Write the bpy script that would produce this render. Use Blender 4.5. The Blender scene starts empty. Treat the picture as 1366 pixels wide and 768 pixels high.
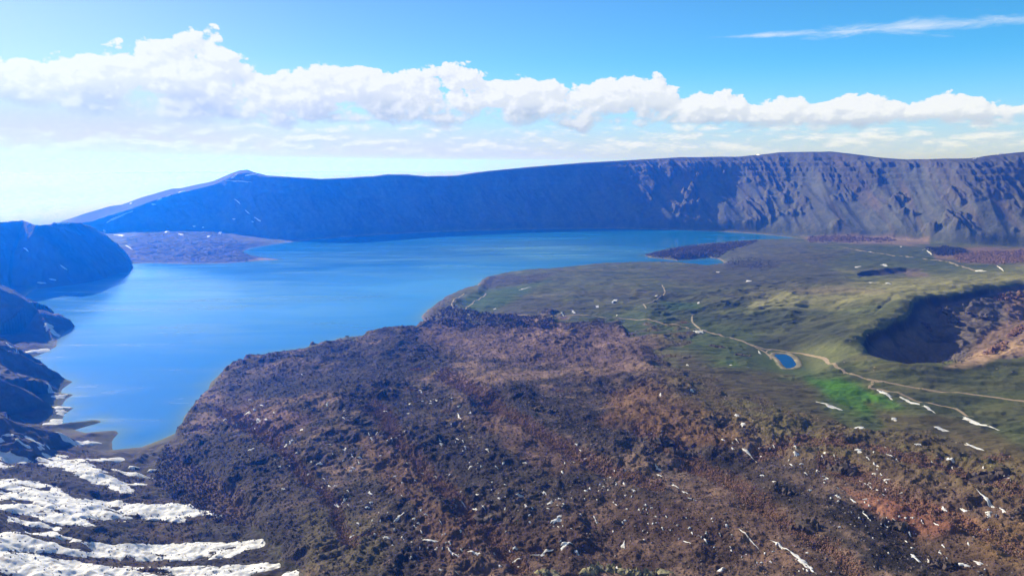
import bpy, math, random
import numpy as np
from mathutils import Vector
f32 = np.float32
random.seed(7)
RNG = np.random.default_rng(11)
DRAFT = False                       # coarser ground mesh for quick looks

# ------------------------------------------------------------------ camera
H = 600.0                           # metres above the lake
F = 923.0                           # focal length in photo pixels (1366 wide)
YH = 215.0                          # horizon row
PITCH = math.atan((384 - YH) / F)
SC = bpy.context.scene
cam = bpy.data.cameras.new('camera')
camo = bpy.data.objects.new('camera', cam)
SC.collection.objects.link(camo)
camo.location = (0, 0, H)
camo.rotation_euler = (math.pi / 2 - PITCH, 0, 0)
cam.sensor_width = 36.0
cam.lens = 36.0 * F / 1366
cam.clip_start = 1.0
cam.clip_end = 200000
SC.camera = camo

# ------------------------------------------------------------------ sun, sky
SUN_AZ = -47.0                      # degrees right of the view axis
SUN_EL = 24.0
sun_dir = Vector((math.sin(math.radians(SUN_AZ)) * math.cos(math.radians(SUN_EL)),
                  math.cos(math.radians(SUN_AZ)) * math.cos(math.radians(SUN_EL)),
                  math.sin(math.radians(SUN_EL))))
sl = bpy.data.lights.new('sun', 'SUN')
sl.energy = 5.0
sl.angle = math.radians(0.5)
sl.color = (1.0, 0.93, 0.82)
so = bpy.data.objects.new('sun', sl)
SC.collection.objects.link(so)
so.rotation_euler = (-sun_dir).to_track_quat('-Z', 'Y').to_euler()
so.location = (-3000, 3000, 5000)

SC.view_settings.view_transform = 'Standard'
SC.view_settings.look = 'None'
SC.view_settings.gamma = 1.0
SC.view_settings.exposure = 0.6
SC.view_settings.use_curve_mapping = False
SC.cycles.use_denoising = True
SC.cycles.denoising_input_passes = 'RGB_ALBEDO_NORMAL'
SC.cycles.denoising_prefilter = 'ACCURATE'
SC.cycles.max_bounces = 6
SC.cycles.diffuse_bounces = 2
SC.cycles.volume_bounces = 1
SC.cycles.glossy_bounces = 2
SC.cycles.sample_clamp_indirect = 4

class NB:
    """small helper for node trees"""
    def __init__(self, tree):
        self.t = tree
    def n(self, kind, **kw):
        nd = self.t.nodes.new(kind)
        for k, v in kw.items():
            if k.startswith('i_'):
                nd.inputs[k[2:].replace('_', ' ')].default_value = v
            else:
                setattr(nd, k, v)
        return nd
    def l(self, a, b):
        self.t.links.new(a, b)
    def sock(self, nd, idx, v):
        if isinstance(v, (int, float)):
            nd.inputs[idx].default_value = v
        elif isinstance(v, tuple):
            nd.inputs[idx].default_value = v
        else:
            self.l(v, nd.inputs[idx])
    def m(self, op, a, b=0.0, c=0.0, clamp=False):
        nd = self.n('ShaderNodeMath', operation=op, use_clamp=clamp)
        self.sock(nd, 0, a); self.sock(nd, 1, b)
        if op in ('MULTIPLY_ADD', 'SMOOTH_MIN', 'SMOOTH_MAX', 'COMPARE'):
            self.sock(nd, 2, c)
        return nd.outputs[0]
    def ss(self, x, lo, hi, a=0.0, b=1.0):
        nd = self.n('ShaderNodeMapRange', interpolation_type='SMOOTHSTEP')
        self.sock(nd, 'Value', x); nd.inputs['From Min'].default_value = lo
        nd.inputs['From Max'].default_value = hi
        nd.inputs['To Min'].default_value = a; nd.inputs['To Max'].default_value = b
        return nd.outputs[0]
    def mix(self, fac, a, b, bt='MIX'):
        nd = self.n('ShaderNodeMix', data_type='RGBA', blend_type=bt)
        self.sock(nd, 0, fac); self.sock(nd, 6, a); self.sock(nd, 7, b)
        return nd.outputs[2]
    def noise(self, vec, scale, detail=4, rough=.55, dist=0.0, out='Fac'):
        nd = self.n('ShaderNodeTexNoise')
        self.l(vec, nd.inputs['Vector'])
        nd.inputs['Scale'].default_value = scale
        nd.inputs['Detail'].default_value = detail
        nd.inputs['Roughness'].default_value = rough
        nd.inputs['Distortion'].default_value = dist
        return nd.outputs[out]

def build_world():
    w = bpy.data.worlds.new('World'); SC.world = w; w.use_nodes = True
    t = w.node_tree; t.nodes.clear(); b = NB(t)
    out = b.n('ShaderNodeOutputWorld'); bg = b.n('ShaderNodeBackground')
    bg.inputs['Strength'].default_value = 0.10
    sky = b.n('ShaderNodeTexSky', sky_type='NISHITA', sun_disc=False)
    sky.sun_elevation = math.radians(SUN_EL)
    sky.sun_rotation = math.radians(SUN_AZ)
    sky.altitude = 2800
    sky.air_density = 1.0; sky.dust_density = 1.2; sky.ozone_density = 2.0
    # direction -> azimuth / elevation in degrees
    tc = b.n('ShaderNodeTexCoord')
    sp = b.n('ShaderNodeSeparateXYZ'); b.l(tc.outputs['Generated'], sp.inputs[0])
    x, y, z = sp.outputs
    az = b.m('MULTIPLY', b.m('ARCTAN2', x, y), 57.2958)
    hyp = b.m('SQRT', b.m('ADD', b.m('MULTIPLY', x, x), b.m('MULTIPLY', y, y)))
    el = b.m('MULTIPLY', b.m('ARCTAN2', z, hyp), 57.2958)
    tint = b.mix(b.ss(az, -38, 40), (0.58, 0.74, 0.98, 1), (0.34, 0.97, 1.24, 1))
    tint = b.mix(b.ss(el, 14, 34), tint, (.92, .94, .92, 1))
    skyc = b.mix(1.0, sky.outputs[0], tint, 'MULTIPLY')
    # ---- cloud density as a node group, sampled again toward the light for its shading
    g = bpy.data.node_groups.new('cloud_density', 'ShaderNodeTree')
    for nm in ('az', 'el'):
        g.interface.new_socket(nm, in_out='INPUT', socket_type='NodeSocketFloat')
    for nm in ('dens', 'height', 'row'):
        g.interface.new_socket(nm, in_out='OUTPUT', socket_type='NodeSocketFloat')
    gb = NB(g)
    gi = gb.n('NodeGroupInput'); go = gb.n('NodeGroupOutput')
    A, E = gi.outputs[0], gi.outputs[1]
    def coords(ka, ke, z=0.0):
        cv = gb.n('ShaderNodeCombineXYZ'); gb.l(gb.m('MULTIPLY', A, ka), cv.inputs[0]); gb.l(gb.m('MULTIPLY', E, ke), cv.inputs[1])
        cv.inputs[2].default_value = z
        return cv.outputs[0]
    def warp(vec, sc, amt):
        wz = gb.n('ShaderNodeTexNoise'); gb.l(vec, wz.inputs[0]); wz.inputs['Scale'].default_value = sc
        wz.inputs['Detail'].default_value = 5; wz.inputs['Roughness'].default_value = .6
        wv = gb.n('ShaderNodeVectorMath', operation='MULTIPLY_ADD')
        gb.l(wz.outputs['Color'], wv.inputs[0]); wv.inputs[1].default_value = (amt, amt, 0); gb.l(vec, wv.inputs[2])
        return wv.outputs[0]
    def vor(vec, sc):
        v = gb.n('ShaderNodeTexVoronoi', feature='F1')
        gb.l(vec, v.inputs['Vector']); v.inputs['Scale'].default_value = sc
        return v.outputs['Distance']
    c1 = coords(.72, 1.0); w1 = warp(c1, .8, .8)
    v1 = gb.m('SUBTRACT', .5, vor(w1, .42)); v2 = gb.m('SUBTRACT', .5, vor(w1, 1.0)); v3 = gb.m('SUBTRACT', .5, vor(w1, 2.3)); v4 = gb.m('SUBTRACT', .5, vor(w1, 5.2))
    bill = gb.m('MULTIPLY_ADD', v1, 1.5, gb.m('MULTIPLY_ADD', v2, .85, gb.m('MULTIPLY_ADD', v3, .42, gb.m('MULTIPLY', v4, .22))))
    fb = gb.m('SUBTRACT', gb.noise(c1, .28, 8, .6), .5)
    def curve(pts, lo, hi):
        mr = gb.n('ShaderNodeMapRange'); gb.l(A, mr.inputs[0])
        mr.inputs[1].default_value = -45; mr.inputs[2].default_value = 45
        fc = gb.n('ShaderNodeFloatCurve'); gb.l(mr.outputs[0], fc.inputs['Value'])
        c = fc.mapping.curves[0]
        while len(c.points) > 2: c.points.remove(c.points[1])
        P = [((a + 45) / 90, (v - lo) / (hi - lo)) for a, v in pts]
        c.points[0].location = P[0]; c.points[1].location = P[-1]
        for p in P[1:-1]: c.points.new(*p)
        fc.mapping.update()
        return gb.m('MULTIPLY_ADD', fc.outputs[0], hi - lo, lo)
    top = curve(CLOUD_TOP, 0, 16); bot = curve(CLOUD_BOT, 0, 16)
    # positive inside the bank; crisp rounded tops, flatter fraying base
    e_top = gb.m('DIVIDE', gb.m('SUBTRACT', top, E), 1.15)
    e_bot = gb.m('DIVIDE', gb.m('SUBTRACT', E, bot), .75)
    env = gb.m('MAXIMUM', gb.m('MINIMUM', gb.m('MINIMUM', e_top, e_bot), 1.1), -3.0)
    d1 = gb.m('ADD', env, gb.m('MULTIPLY_ADD', bill, .85, gb.m('MULTIPLY_ADD', fb, 3.6, -.22)))
    # rows of small far cumulus below the bank
    c2 = coords(.55, 1.9, 5.0); w2 = warp(c2, 1.2, .7)
    fb2 = gb.m('SUBTRACT', gb.noise(c2, .45, 8, .62), .5)
    b2 = gb.m('MULTIPLY_ADD', gb.m('SUBTRACT', .5, vor(w2, 1.1)), .7, gb.m('MULTIPLY', gb.m('SUBTRACT', .5, vor(w2, 2.6)), .35))
    e2 = gb.m('ABSOLUTE', gb.m('DIVIDE', gb.m('SUBTRACT', E, curve(CLOUD_ROW, 0, 16)), 1.5))
    d2 = gb.m('SUBTRACT', gb.m('MULTIPLY_ADD', fb2, 3.2, b2), gb.m('MULTIPLY_ADD', gb.m('MULTIPLY', e2, e2), .50, -.42))
    gb.l(d1, go.inputs[0])
    gb.l(gb.m('DIVIDE', gb.m('SUBTRACT', E, bot), gb.m('MAXIMUM', gb.m('SUBTRACT', top, bot), .5), clamp=True), go.inputs[1])
    gb.l(d2, go.inputs[2])
    def inst(a_, e_):
        nd = b.n('ShaderNodeGroup'); nd.node_tree = g
        b.sock(nd, 0, a_); b.sock(nd, 1, e_)
        return nd.outputs
    d, hgt, row = inst(az, el)
    ds, _, rs = inst(b.m('ADD', az, -0.35), b.m('ADD', el, 0.38))
    dl, _, _ = inst(b.m('ADD', az, -0.9), b.m('ADD', el, 1.5))
    shade = b.ss(b.m('SUBTRACT', d, ds), -.25, .50)
    deep = b.ss(dl, .3, 2.2, 1.0, 0.0)
    lit = b.m('MULTIPLY_ADD', shade, .36, b.m('MULTIPLY_ADD', deep, .34, b.m('MULTIPLY', b.ss(hgt, .02, .62), .40)))
    cc = b.mix(lit, (2.4, 3.2, 4.5, 1), (6.15, 6.35, 6.7, 1))
    cc = b.mix(b.ss(az, -48, 0, .28, 0.0), cc, (6.2, 6.5, 6.8, 1))
    # pale air toward the horizon and toward the sun
    hz = b.m('MAXIMUM', b.m('MULTIPLY', b.ss(el, -1.0, CL_HZ, 1.0, 0.0), .88), b.m('MULTIPLY', b.ss(el, 0.0, 3.0, 1.0, 0.0), .96))
    hz = b.m('MAXIMUM', hz, b.m('MULTIPLY', b.ss(az, -30, 0, .985, .0), b.ss(el, 2.0, 9.0, 1.0, 0.0)))
    hz = b.m('MAXIMUM', hz, b.m('MULTIPLY', b.ss(az, -62, -10, .80, 0.0), b.ss(el, 4, 16, 1.0, .6)))
    s1 = b.mix(hz, skyc, b.mix(b.ss(az, -40, 20), (4.1, 4.7, 5.9, 1), (3.6, 5.0, 6.4, 1)))
    s1 = b.mix(b.ss(el, -.5, 4.5, .85, 0.0), s1, b.mix(b.ss(az, -40, 20), (5.5, 4.5, 4.9, 1), (4.2, 4.7, 5.5, 1)))
    # thin streak of ice cloud high on the right
    le = b.m('MULTIPLY_ADD', b.m('SUBTRACT', az, 27.0), -.010, 9.05)
    cv3 = b.n('ShaderNodeCombineXYZ'); b.l(b.m('MULTIPLY', az, .22), cv3.inputs[0]); b.l(b.m('SUBTRACT', el, le), cv3.inputs[1])
    f3 = b.noise(cv3.outputs[0], 1.3, 8, .66, .6)
    w3 = b.ss(az, 14.5, 30, .10, .62)
    st = b.m('SUBTRACT', 1.0, b.m('DIVIDE', b.m('ABSOLUTE', b.m('SUBTRACT', el, le)), w3))
    st = b.m('MULTIPLY', b.ss(b.m('ADD', st, b.m('MULTIPLY_ADD', f3, 3.4, -1.9)), -.2, 1.5), b.ss(az, 14.5, 20))
    s2 = b.mix(b.m('MULTIPLY', st, .75), s1, (5.2, 5.9, 6.8, 1))
    # far rows, then the bank
    rc = b.mix(b.ss(b.m('SUBTRACT', row, rs), -.4, .6), (4.1, 4.9, 5.7, 1), (6.0, 6.3, 6.6, 1))
    s3 = b.mix(b.m('MULTIPLY', b.ss(row, -.05, .75), b.m('MULTIPLY', b.ss(el, .2, 1.4, .15, .9), b.ss(az, -40, -10, .55, 1.0))), s2, rc)
    soft = b.ss(hgt, .15, .6, 1.0, .22)
    cov = b.m('DIVIDE', b.m('ADD', d, .02), soft, clamp=True)
    cov = b.m('MULTIPLY', cov, b.m('MULTIPLY', cov, b.m('SUBTRACT', 3.0, b.m('MULTIPLY', cov, 2.0))))
    s4 = b.mix(b.m('MULTIPLY', cov, .96), s3, cc)
    b.l(s4, bg.inputs['Color'])
    b.l(bg.outputs[0], out.inputs[0])
CL_HZ = 8.0
def azel(px, py):
    u = (px - 683) / F; v = (384 - py) / F
    x, y, z = u, math.cos(PITCH) + v * math.sin(PITCH), -math.sin(PITCH) + v * math.cos(PITCH)
    return math.degrees(math.atan2(x, y)), math.degrees(math.atan2(z, math.hypot(x, y)))
def sky_line(pts):
    P = [azel(*p) for p in pts]
    return [(-45, P[0][1])] + P + [(45, P[-1][1])]
CLOUD_TOP = sky_line([(0, 74), (60, 62), (130, 58), (190, 54), (262, 38), (292, 46), (320, 72), (400, 80), (500, 84), (620, 79), (680, 99), (750, 92), (860, 99), (940, 116), (1020, 122), (1100, 122), (1130, 116), (1200, 124), (1290, 119), (1366, 119)])
CLOUD_BOT = sky_line([(0, 146), (200, 164), (400, 172), (600, 172), (800, 176), (1000, 174), (1366, 168)])
CLOUD_ROW = sky_line([(0, 196), (300, 192), (700, 196), (1000, 192), (1366, 184)])
build_world()

# ------------------------------------------------------------------ pixel <-> world
CP, SP = math.cos(PITCH), math.sin(PITCH)
def ray(px, py):
    u = (np.asarray(px, float) - 683) / F
    v = (384 - np.asarray(py, float)) / F
    return u, CP + v * SP, -SP + v * CP
def at_z(px, py, z):
    dx, dy, dz = ray(px, py)
    k = (z - H) / dz
    return dx * k, dy * k
def at_d(px, py, D):
    dx, dy, dz = ray(px, py)
    k = D / np.hypot(dx, dy)
    return dx * k, dy * k, H + dz * k
def to_px(x, y, z):
    dep = y * CP - (z - H) * SP
    ok = dep > 20
    dep = np.where(ok, dep, 1)
    px = 683 + F * x / dep
    py = 384 - F * (y * SP + (z - H) * CP) / dep
    return np.where(ok, px, 1e5).astype(f32), np.where(ok, py, 1e5).astype(f32)

# ------------------------------------------------------------------ noise
_perm = RNG.permutation(4096).astype(np.int32)
_gang = (RNG.random(4096) * 2 * math.pi).astype(f32)
_gx, _gy = np.cos(_gang), np.sin(_gang)
def gn(x, y, seed=0):
    """gradient noise, about -1..1"""
    x = x.astype(f32); y = y.astype(f32)
    xi = np.floor(x); yi = np.floor(y)
    fx = x - xi; fy = y - yi
    xi = xi.astype(np.int32); yi = yi.astype(np.int32)
    def g(ix, iy, ax, ay):
        h = _perm[(_perm[(ix + seed * 131) & 4095] + iy) & 4095]
        return _gx[h] * ax + _gy[h] * ay
    u = fx * fx * fx * (fx * (fx * 6 - 15) + 10); v = fy * fy * fy * (fy * (fy * 6 - 15) + 10)
    a = g(xi, yi, fx, fy); b = g(xi + 1, yi, fx - 1, fy)
    c = g(xi, yi + 1, fx, fy - 1); d = g(xi + 1, yi + 1, fx - 1, fy - 1)
    return (a + u * (b - a) + v * (c + u * (d - c) - (a + u * (b - a)))) * 1.5
def fbm(x, y, wl, octv, seed=0, gain=.5, cell=None, ridged=False):
    """wl = longest wavelength; octaves finer than the mesh cell fade out"""
    s = np.zeros(x.shape, f32); a = 1.0
    for o in range(octv):
        n = gn(x / wl, y / wl, seed + o * 7)
        if ridged: n = 1 - 2 * np.abs(n)
        if cell is not None:
            n = n * np.clip(wl / cell / 2.0 - .8, 0, 1)
        s += a * n
        a *= gain; wl /= 2.03
    return s
def sstep(x, a, b):
    t = np.clip((x - a) / (b - a), 0, 1)
    return t * t * (3 - 2 * t)

def poly_sd(poly, X, Y):
    """signed distance to a closed polygon, positive outside"""
    P = np.asarray(poly, f32); Q = np.roll(P, -1, 0)
    best = np.full(X.shape, 1e12, f32); ins = np.zeros(X.shape, bool)
    for (ax, ay), (bx, by) in zip(P, Q):
        ex, ey = bx - ax, by - ay
        L = ex * ex + ey * ey + 1e-9
        wx, wy = X - ax, Y - ay
        t = np.clip((wx * ex + wy * ey) / L, 0, 1)
        dx, dy = wx - t * ex, wy - t * ey
        np.minimum(best, dx * dx + dy * dy, out=best)
        c = (ay > Y) != (by > Y)
        if ay != by:
            ins ^= c & (X < ex * (Y - ay) / (by - ay) + ax)
    d = np.sqrt(best)
    return np.where(ins, -d, d)
def line_d(pts, X, Y):
    """distance to an open polyline and the interpolated 3rd coordinate"""
    best = np.full(X.shape, 1e12, f32); val = np.zeros(X.shape, f32)
    for a, c in zip(pts[:-1], pts[1:]):
        ex, ey = c[0] - a[0], c[1] - a[1]
        wx, wy = X - a[0], Y - a[1]
        t = np.clip((wx * ex + wy * ey) / (ex * ex + ey * ey + 1e-9), 0, 1)
        d = (wx - t * ex) ** 2 + (wy - t * ey) ** 2
        m = d < best
        best = np.where(m, d, best)
        if len(a) > 2: val = np.where(m, a[2] + t * (c[2] - a[2]), val)
    return np.sqrt(best), val

# ------------------------------------------------------------------ polar ground grid (one vertex per picture pixel or so, everywhere round the camera)
q = 2.0 if DRAFT else 1.0
rr = [60.0]
while rr[-1] < 640: rr.append(rr[-1] * 1.03)
while rr[-1] < 4100: rr.append(rr[-1] * (1 + .0022 * q))
while rr[-1] < 7600: rr.append(rr[-1] * (1 + .0013 * q))
while rr[-1] < 8600: rr.append(rr[-1] * 1.004)
while rr[-1] < 60000: rr.append(rr[-1] * 1.035)
R = np.array(rr)
az_f = np.radians(np.arange(-44, 44.001, .055 * q))
az_c = np.radians(np.linspace(46, 314, 135))
AZ = np.concatenate([az_f, az_c])
NA, NR = len(AZ), len(R)
A2, R2 = np.meshgrid(AZ, R, indexing='ij')          # NA x NR
X = (np.sin(A2) * R2).astype(f32); Y = (np.cos(A2) * R2).astype(f32)
A2w = ((A2 + math.pi) % (2 * math.pi) - math.pi).astype(f32)
R2 = R2.astype(f32)
CELL = np.where(R2 < 4100, R2 * f32(.0022 * q), R2 * f32(.0013 * q)).astype(f32)

# shore of the lake, photo pixels at z = 0
SHORE_PX = [(30, 398), (45, 386), (75, 379), (100, 372), (150, 360), (181, 351), (195, 350.5), (250, 352), (300, 351), (335, 348.5), (352, 347), (372, 346.3), (355, 344.5),
            (335, 341), (322, 336), (335, 330), (370, 325), (420, 319), (500, 313), (600, 308.5), (700, 305.5), (820, 304.5), (900, 306.5), (950, 308), (1000, 311), (1040, 314.5), (1063, 317),
            (1048, 319), (1010, 320), (980, 322), (950, 325), (920, 328), (895, 332), (875, 336), (860, 340.5), (868, 343.5), (885, 345), (903, 347.5), (925, 346), (945, 343.5), (958, 345), (966, 350), (957, 355),
            (940, 356), (915, 353.5), (895, 352), (865, 351), (830, 351.5), (790, 353), (755, 357), (720, 360.5), (690, 362), (660, 367), (645, 372), (637, 380), (635, 387), (612, 392), (590, 402),
            (570, 413), (562, 423), (572, 433), (585, 437), (560, 439.5), (530, 444), (500, 448), (450, 452), (430, 459), (410, 464), (380, 468), (345, 475), (315, 485), (296, 497), (283, 509), (277, 522), (258, 540), (248, 553), (238, 576),
            (190, 596), (150, 600), (148, 590), (157, 578), (154, 574), (115, 577), (100, 573), (133, 563), (128, 560), (98, 563), (80, 566), (86, 552), (99, 544), (82, 541), (88, 532), (98, 526), (80, 524), (82, 519), (95, 509), (60, 494), (40, 478), (62, 469), (76, 462),
            (77, 452), (84, 443), (70, 440), (78, 433), (60, 427), (56, 416), (58, 411), (48, 408)]
SX, SY = at_z([p[0] for p in SHORE_PX], [p[1] for p in SHORE_PX], 0.0)
SHORE = np.stack([SX, SY], 1)
wob = fbm(X, Y, 130, 4, 3, .6, CELL)
sd = poly_sd(SHORE, X, Y)
sd = sd + wob * np.clip(14 + 0 * sd, 0, 14) * sstep(np.abs(sd), 0, 40) * .5 + wob * 3.0

# land heights: thin-plate spline through points given as (photo px, py, z)
CTRL = [(300, 560, 22), (260, 600, 14), (300, 640, 40), (330, 520, 22), (400, 500, 34), (400, 560, 52), (400, 700, 82), (450, 480, 30), (550, 470, 34), (560, 560, 62), (560, 700, 95), (700, 600, 85), (700, 760, 112),
        (1000, 600, 104), (1000, 760, 132), (1300, 700, 146), (1340, 640, 130), (1300, 600, 118), (850, 520, 88), (700, 470, 58), (620, 445, 36), (700, 440, 44), (800, 460, 62), (880, 560, 100), (960, 530, 92), (400, 620, 66), (480, 640, 80), (850, 650, 108),
        (200, 650, 22), (200, 700, 46), (200, 766, 76), (100, 600, 30), (100, 650, 58), (100, 700, 86), (100, 768, 108), (0, 600, 78), (0, 650, 98), (0, 700, 120), (0, 768, 140), (300, 700, 52), (300, 766, 84), (340, 740, 72), (370, 766, 92), (-100, 650, 190), (-100, 768, 220),
        (700, 400, 52), (800, 370, 40), (665, 378, 26), (620, 408, 42), (600, 425, 34), (900, 400, 70), (900, 360, 22), (970, 370, 36), (1000, 400, 82), (1000, 440, 86), (1045, 482, 84), (1000, 470, 84), (1080, 500, 88), (1100, 460, 96), (760, 415, 50), (740, 360, 18),
        (1100, 350, 62), (1000, 340, 40), (930, 335, 22), (1000, 327, 22), (1100, 325, 34), (1200, 330, 48), (1300, 340, 58), (1366, 335, 62), (1200, 350, 66), (1200, 380, 104), (1366, 366, 160), (1300, 380, 150), (1130, 410, 112), (1060, 400, 98),
        (1130, 465, 112), (1200, 405, 140), (1160, 430, 126), (1250, 500, 112), (1366, 480, 150), (1366, 540, 118), (1366, 600, 122), (1200, 540, 96), (1120, 540, 90), (1450, 420, 170), (1450, 500, 150), (1500, 600, 130), (1500, 700, 160),
        (230, 332, 36), (300, 330, 42), (340, 340, 9), (250, 314, 58), (180, 320, 60), (200, 345, 10), (320, 320, 50)]
cx, cy, cz = [], [], []
for p in CTRL:
    a, c = at_z(p[0], p[1], p[2]); cx.append(a); cy.append(c); cz.append(p[2])
# far wall: (px, row of its foot, z of its foot, row of its edge, row of the skyline behind it)
WALL = [(-220, 318, 60, 318, 316), (-60, 316, 60, 318, 316), (0, 315, 60, 316, 313), (60, 313, 60, 307, 303), (90, 312, 60, 301, 293.5), (120, 311.5, 60, 297, 284), (150, 310, 60, 286, 275), (165, 309.5, 60, 282, 273), (200, 308, 60, 270, 261), (235, 307, 60, 259, 251.5), (245, 307, 60, 257, 251), (290, 307, 56, 246, 241),
        (312, 309.5, 48, 236, 232), (325, 312, 38, 231, 227.5), (336, 314.5, 28, 230, 226), (345, 317, 20, 233, 229.5), (360, 320, 10, 236, 234), (390, 321, 3, 237, 236), (430, 318, 2, 239.5, 238.5), (470, 315, 2, 238, 237), (500, 313, 2, 236, 235), (520, 311.5, 2, 233.5, 232.5), (545, 310.5, 2, 234, 233), (570, 309.5, 2, 236, 235), (610, 308, 2, 235, 234), (650, 306.5, 2, 229, 228), (700, 305.3, 2, 224.5, 223.5),
        (750, 304.6, 2, 220, 219), (820, 304.2, 2, 215.5, 214.5), (900, 306.2, 2, 211, 210), (950, 307.8, 2, 210, 209), (980, 309, 2, 210, 209), (1010, 311, 2, 207, 206), (1030, 312.5, 2, 204.5, 203.5), (1063, 315.8, 4, 203.5, 202.5), (1100, 316, 20, 203.5, 202.5), (1130, 317, 30, 207, 206), (1160, 318, 36, 211, 210), (1200, 319.5, 42, 213.5, 213), (1240, 324, 48, 213, 212),
        (1280, 327, 54, 212.5, 211.5), (1310, 328, 56, 209, 207), (1340, 329, 58, 206, 203.5), (1366, 330, 60, 204, 201.5), (1450, 335, 62, 203, 201), (1560, 345, 64, 203, 201), (1760, 352, 64, 208, 206)]
wa, wb, wz, wW, wrim, ws, wsz = [], [], [], [], [], [], []
for px, yb, zb, ye, ys in WALL:
    x, y = at_z(px, yb, zb); D = math.hypot(x, y)
    dx, dy, dz = ray(px, ye); k = -dz / math.hypot(dx, dy)
    W = (H - zb - k * D) / (.80 + k)
    zr = zb + .80 * W
    back = 260.0
    dx, dy, dz = ray(px, ys); k2 = -dz / math.hypot(dx, dy)
    wa.append(math.atan2(x, y)); wb.append(D); wz.append(zb); wW.append(W); wrim.append(zr); ws.append(H - k2 * (D + W + back))
    if -100 < px < 1600:
        cx.append(x); cy.append(y); cz.append(max(zb, 6))
for a, r, z in ((-60, 1500, 200), (-90, 1500, 240), (60, 1500, 150), (60, 3000, 110), (90, 2500, 150), (135, 2500, 150), (180, 2500, 200), (-135, 2500, 240), (0, 300, 140), (60, 600, 150), (-60, 600, 200), (180, 600, 160), (-70, 4000, 200)):
    cx.append(math.sin(math.radians(a)) * r); cy.append(math.cos(math.radians(a)) * r); cz.append(z)
cx = np.array(cx) / 1000; cy = np.array(cy) / 1000; cz = np.array(cz, float)
def _U(r2): return .5 * r2 * np.log(r2 + 1e-9)
n = len(cx)
K = _U((cx[:, None] - cx) ** 2 + (cy[:, None] - cy) ** 2) + np.eye(n) * .002
Pm = np.stack([np.ones(n), cx, cy], 1)
sol = np.linalg.solve(np.block([[K, Pm], [Pm.T, np.zeros((3, 3))]]), np.concatenate([cz, np.zeros(3)]))
def tps(x, y):
    x = x / 1000; y = y / 1000
    s = sol[n] + sol[n + 1] * x + sol[n + 2] * y
    for i in range(n):
        s = s + sol[i] * _U((x - cx[i]) ** 2 + (y - cy[i]) ** 2)
    return s
ST = 8
ia = np.arange(0, NA, ST); ir = np.arange(0, NR, ST)
if ia[-1] != NA - 1: ia = np.append(ia, NA - 1)
if ir[-1] != NR - 1: ir = np.append(ir, NR - 1)
Bc = tps(X[np.ix_(ia, ir)], Y[np.ix_(ia, ir)])
Bc = np.clip(np.where(R2[np.ix_(ia, ir)] > 9000, 60, Bc), 8, 260)
def up(M):
    t = np.stack([np.interp(np.arange(NR), ir, r) for r in M])
    o = np.empty((NA, NR), f32)
    pos = np.arange(NA); j = np.clip(np.searchsorted(ia, pos, 'right') - 1, 0, len(ia) - 2)
    w = ((pos - ia[j]) / (ia[j + 1] - ia[j]))[:, None]
    o[:] = t[j] * (1 - w) + t[j + 1] * w
    return o
B = up(Bc)
PX0, PY0 = to_px(X, Y, B)

def pmask(poly, soft=8.0, warp=0.0, wn=None, px=None, py=None):
    """soft mask of a photo-pixel polygon on the ground"""
    px = PX0 if px is None else px; py = PY0 if py is None else py
    P = np.asarray(poly, float); m = soft * 2 + warp * 2 + 4
    sel = (px > P[:, 0].min() - m) & (px < P[:, 0].max() + m) & (py > P[:, 1].min() - m) & (py < P[:, 1].max() + m)
    out = np.zeros(px.shape, f32)
    if sel.any():
        d = poly_sd(poly, px[sel], py[sel])
        if warp: d = d + wn[sel] * warp
        out[sel] = 1 - sstep(d, -soft, soft)
    return out
def pline(pts, width, soft, px=None, py=None):
    px = PX0 if px is None else px; py = PY0 if py is None else py
    P = np.asarray(pts, float); m = width + soft + 4
    sel = (px > P[:, 0].min() - m) & (px < P[:, 0].max() + m) & (py > P[:, 1].min() - m) & (py < P[:, 1].max() + m)
    out = np.zeros(px.shape, f32)
    if sel.any():
        d, _ = line_d([tuple(p) for p in pts], px[sel], py[sel])
        out[sel] = 1 - sstep(d, width - soft, width + soft)
    return out

wn1 = fbm(X, Y, 160, 5, 21, .6, CELL)
wn2 = fbm(X, Y, 420, 5, 33, .55, CELL)
LAVA_P = [(236, 577), (246, 553), (277, 520), (290, 500), (345, 473), (410, 462), (500, 446), (585, 436), (640, 432), (740, 426), (800, 430), (860, 440), (915, 460), (880, 480), (930, 512), (1000, 540), (1090, 575), (1180, 590), (1300, 612), (1420, 640), (1700, 800), (1500, 1500), (700, 1500), (430, 850), (392, 768), (355, 735), (335, 700), (310, 665), (250, 620)]
lava = pmask(LAVA_P, 16, 12, wn1)
lava_w = pmask(LAVA_P, 40, 20, wn1)
lava = lava + (lava_w - lava) * sstep(PX0, 780, 900)
lava = sstep(lava + .55 * fbm(X, Y, 70, 4, 23, .6, CELL) * (1 - np.abs(2 * lava - 1)), .22, .78)
lava = np.where((PX0 < 600) & (sd < 120), np.maximum(lava, pmask(LAVA_P, 5, 6, wn1)), lava)
flow_lava = pmask([(600, 436), (565, 424), (570, 412), (600, 396), (612, 404), (640, 418), (740, 424), (740, 436)], 3, 3, wn1)
# --------- low ground
B = B + lava * (wn1 * 4.5 + fbm(X, Y, 620, 3, 5, .6) * 6) * sstep(lava_w, .45, .9)
land = np.clip(B, 3, None) * (1 - np.exp(-np.clip(sd, 0, None) / (26 + B * 2.0)))
near_shore_lava = lava * 1.0
land = land + near_shore_lava * np.clip(sd / 12, 0, 1) * 5
bluff = pmask([(560, 440), (555, 410), (600, 385), (630, 360), (660, 362), (640, 395), (612, 405), (640, 425), (740, 430), (740, 440)], 6)
land = land + bluff * 14 * sstep(sd, 0, 45)
h = np.where(sd > 0, land + .6 * np.clip(sd / 4, 0, 1), np.maximum(sd * .25, -25))
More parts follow.
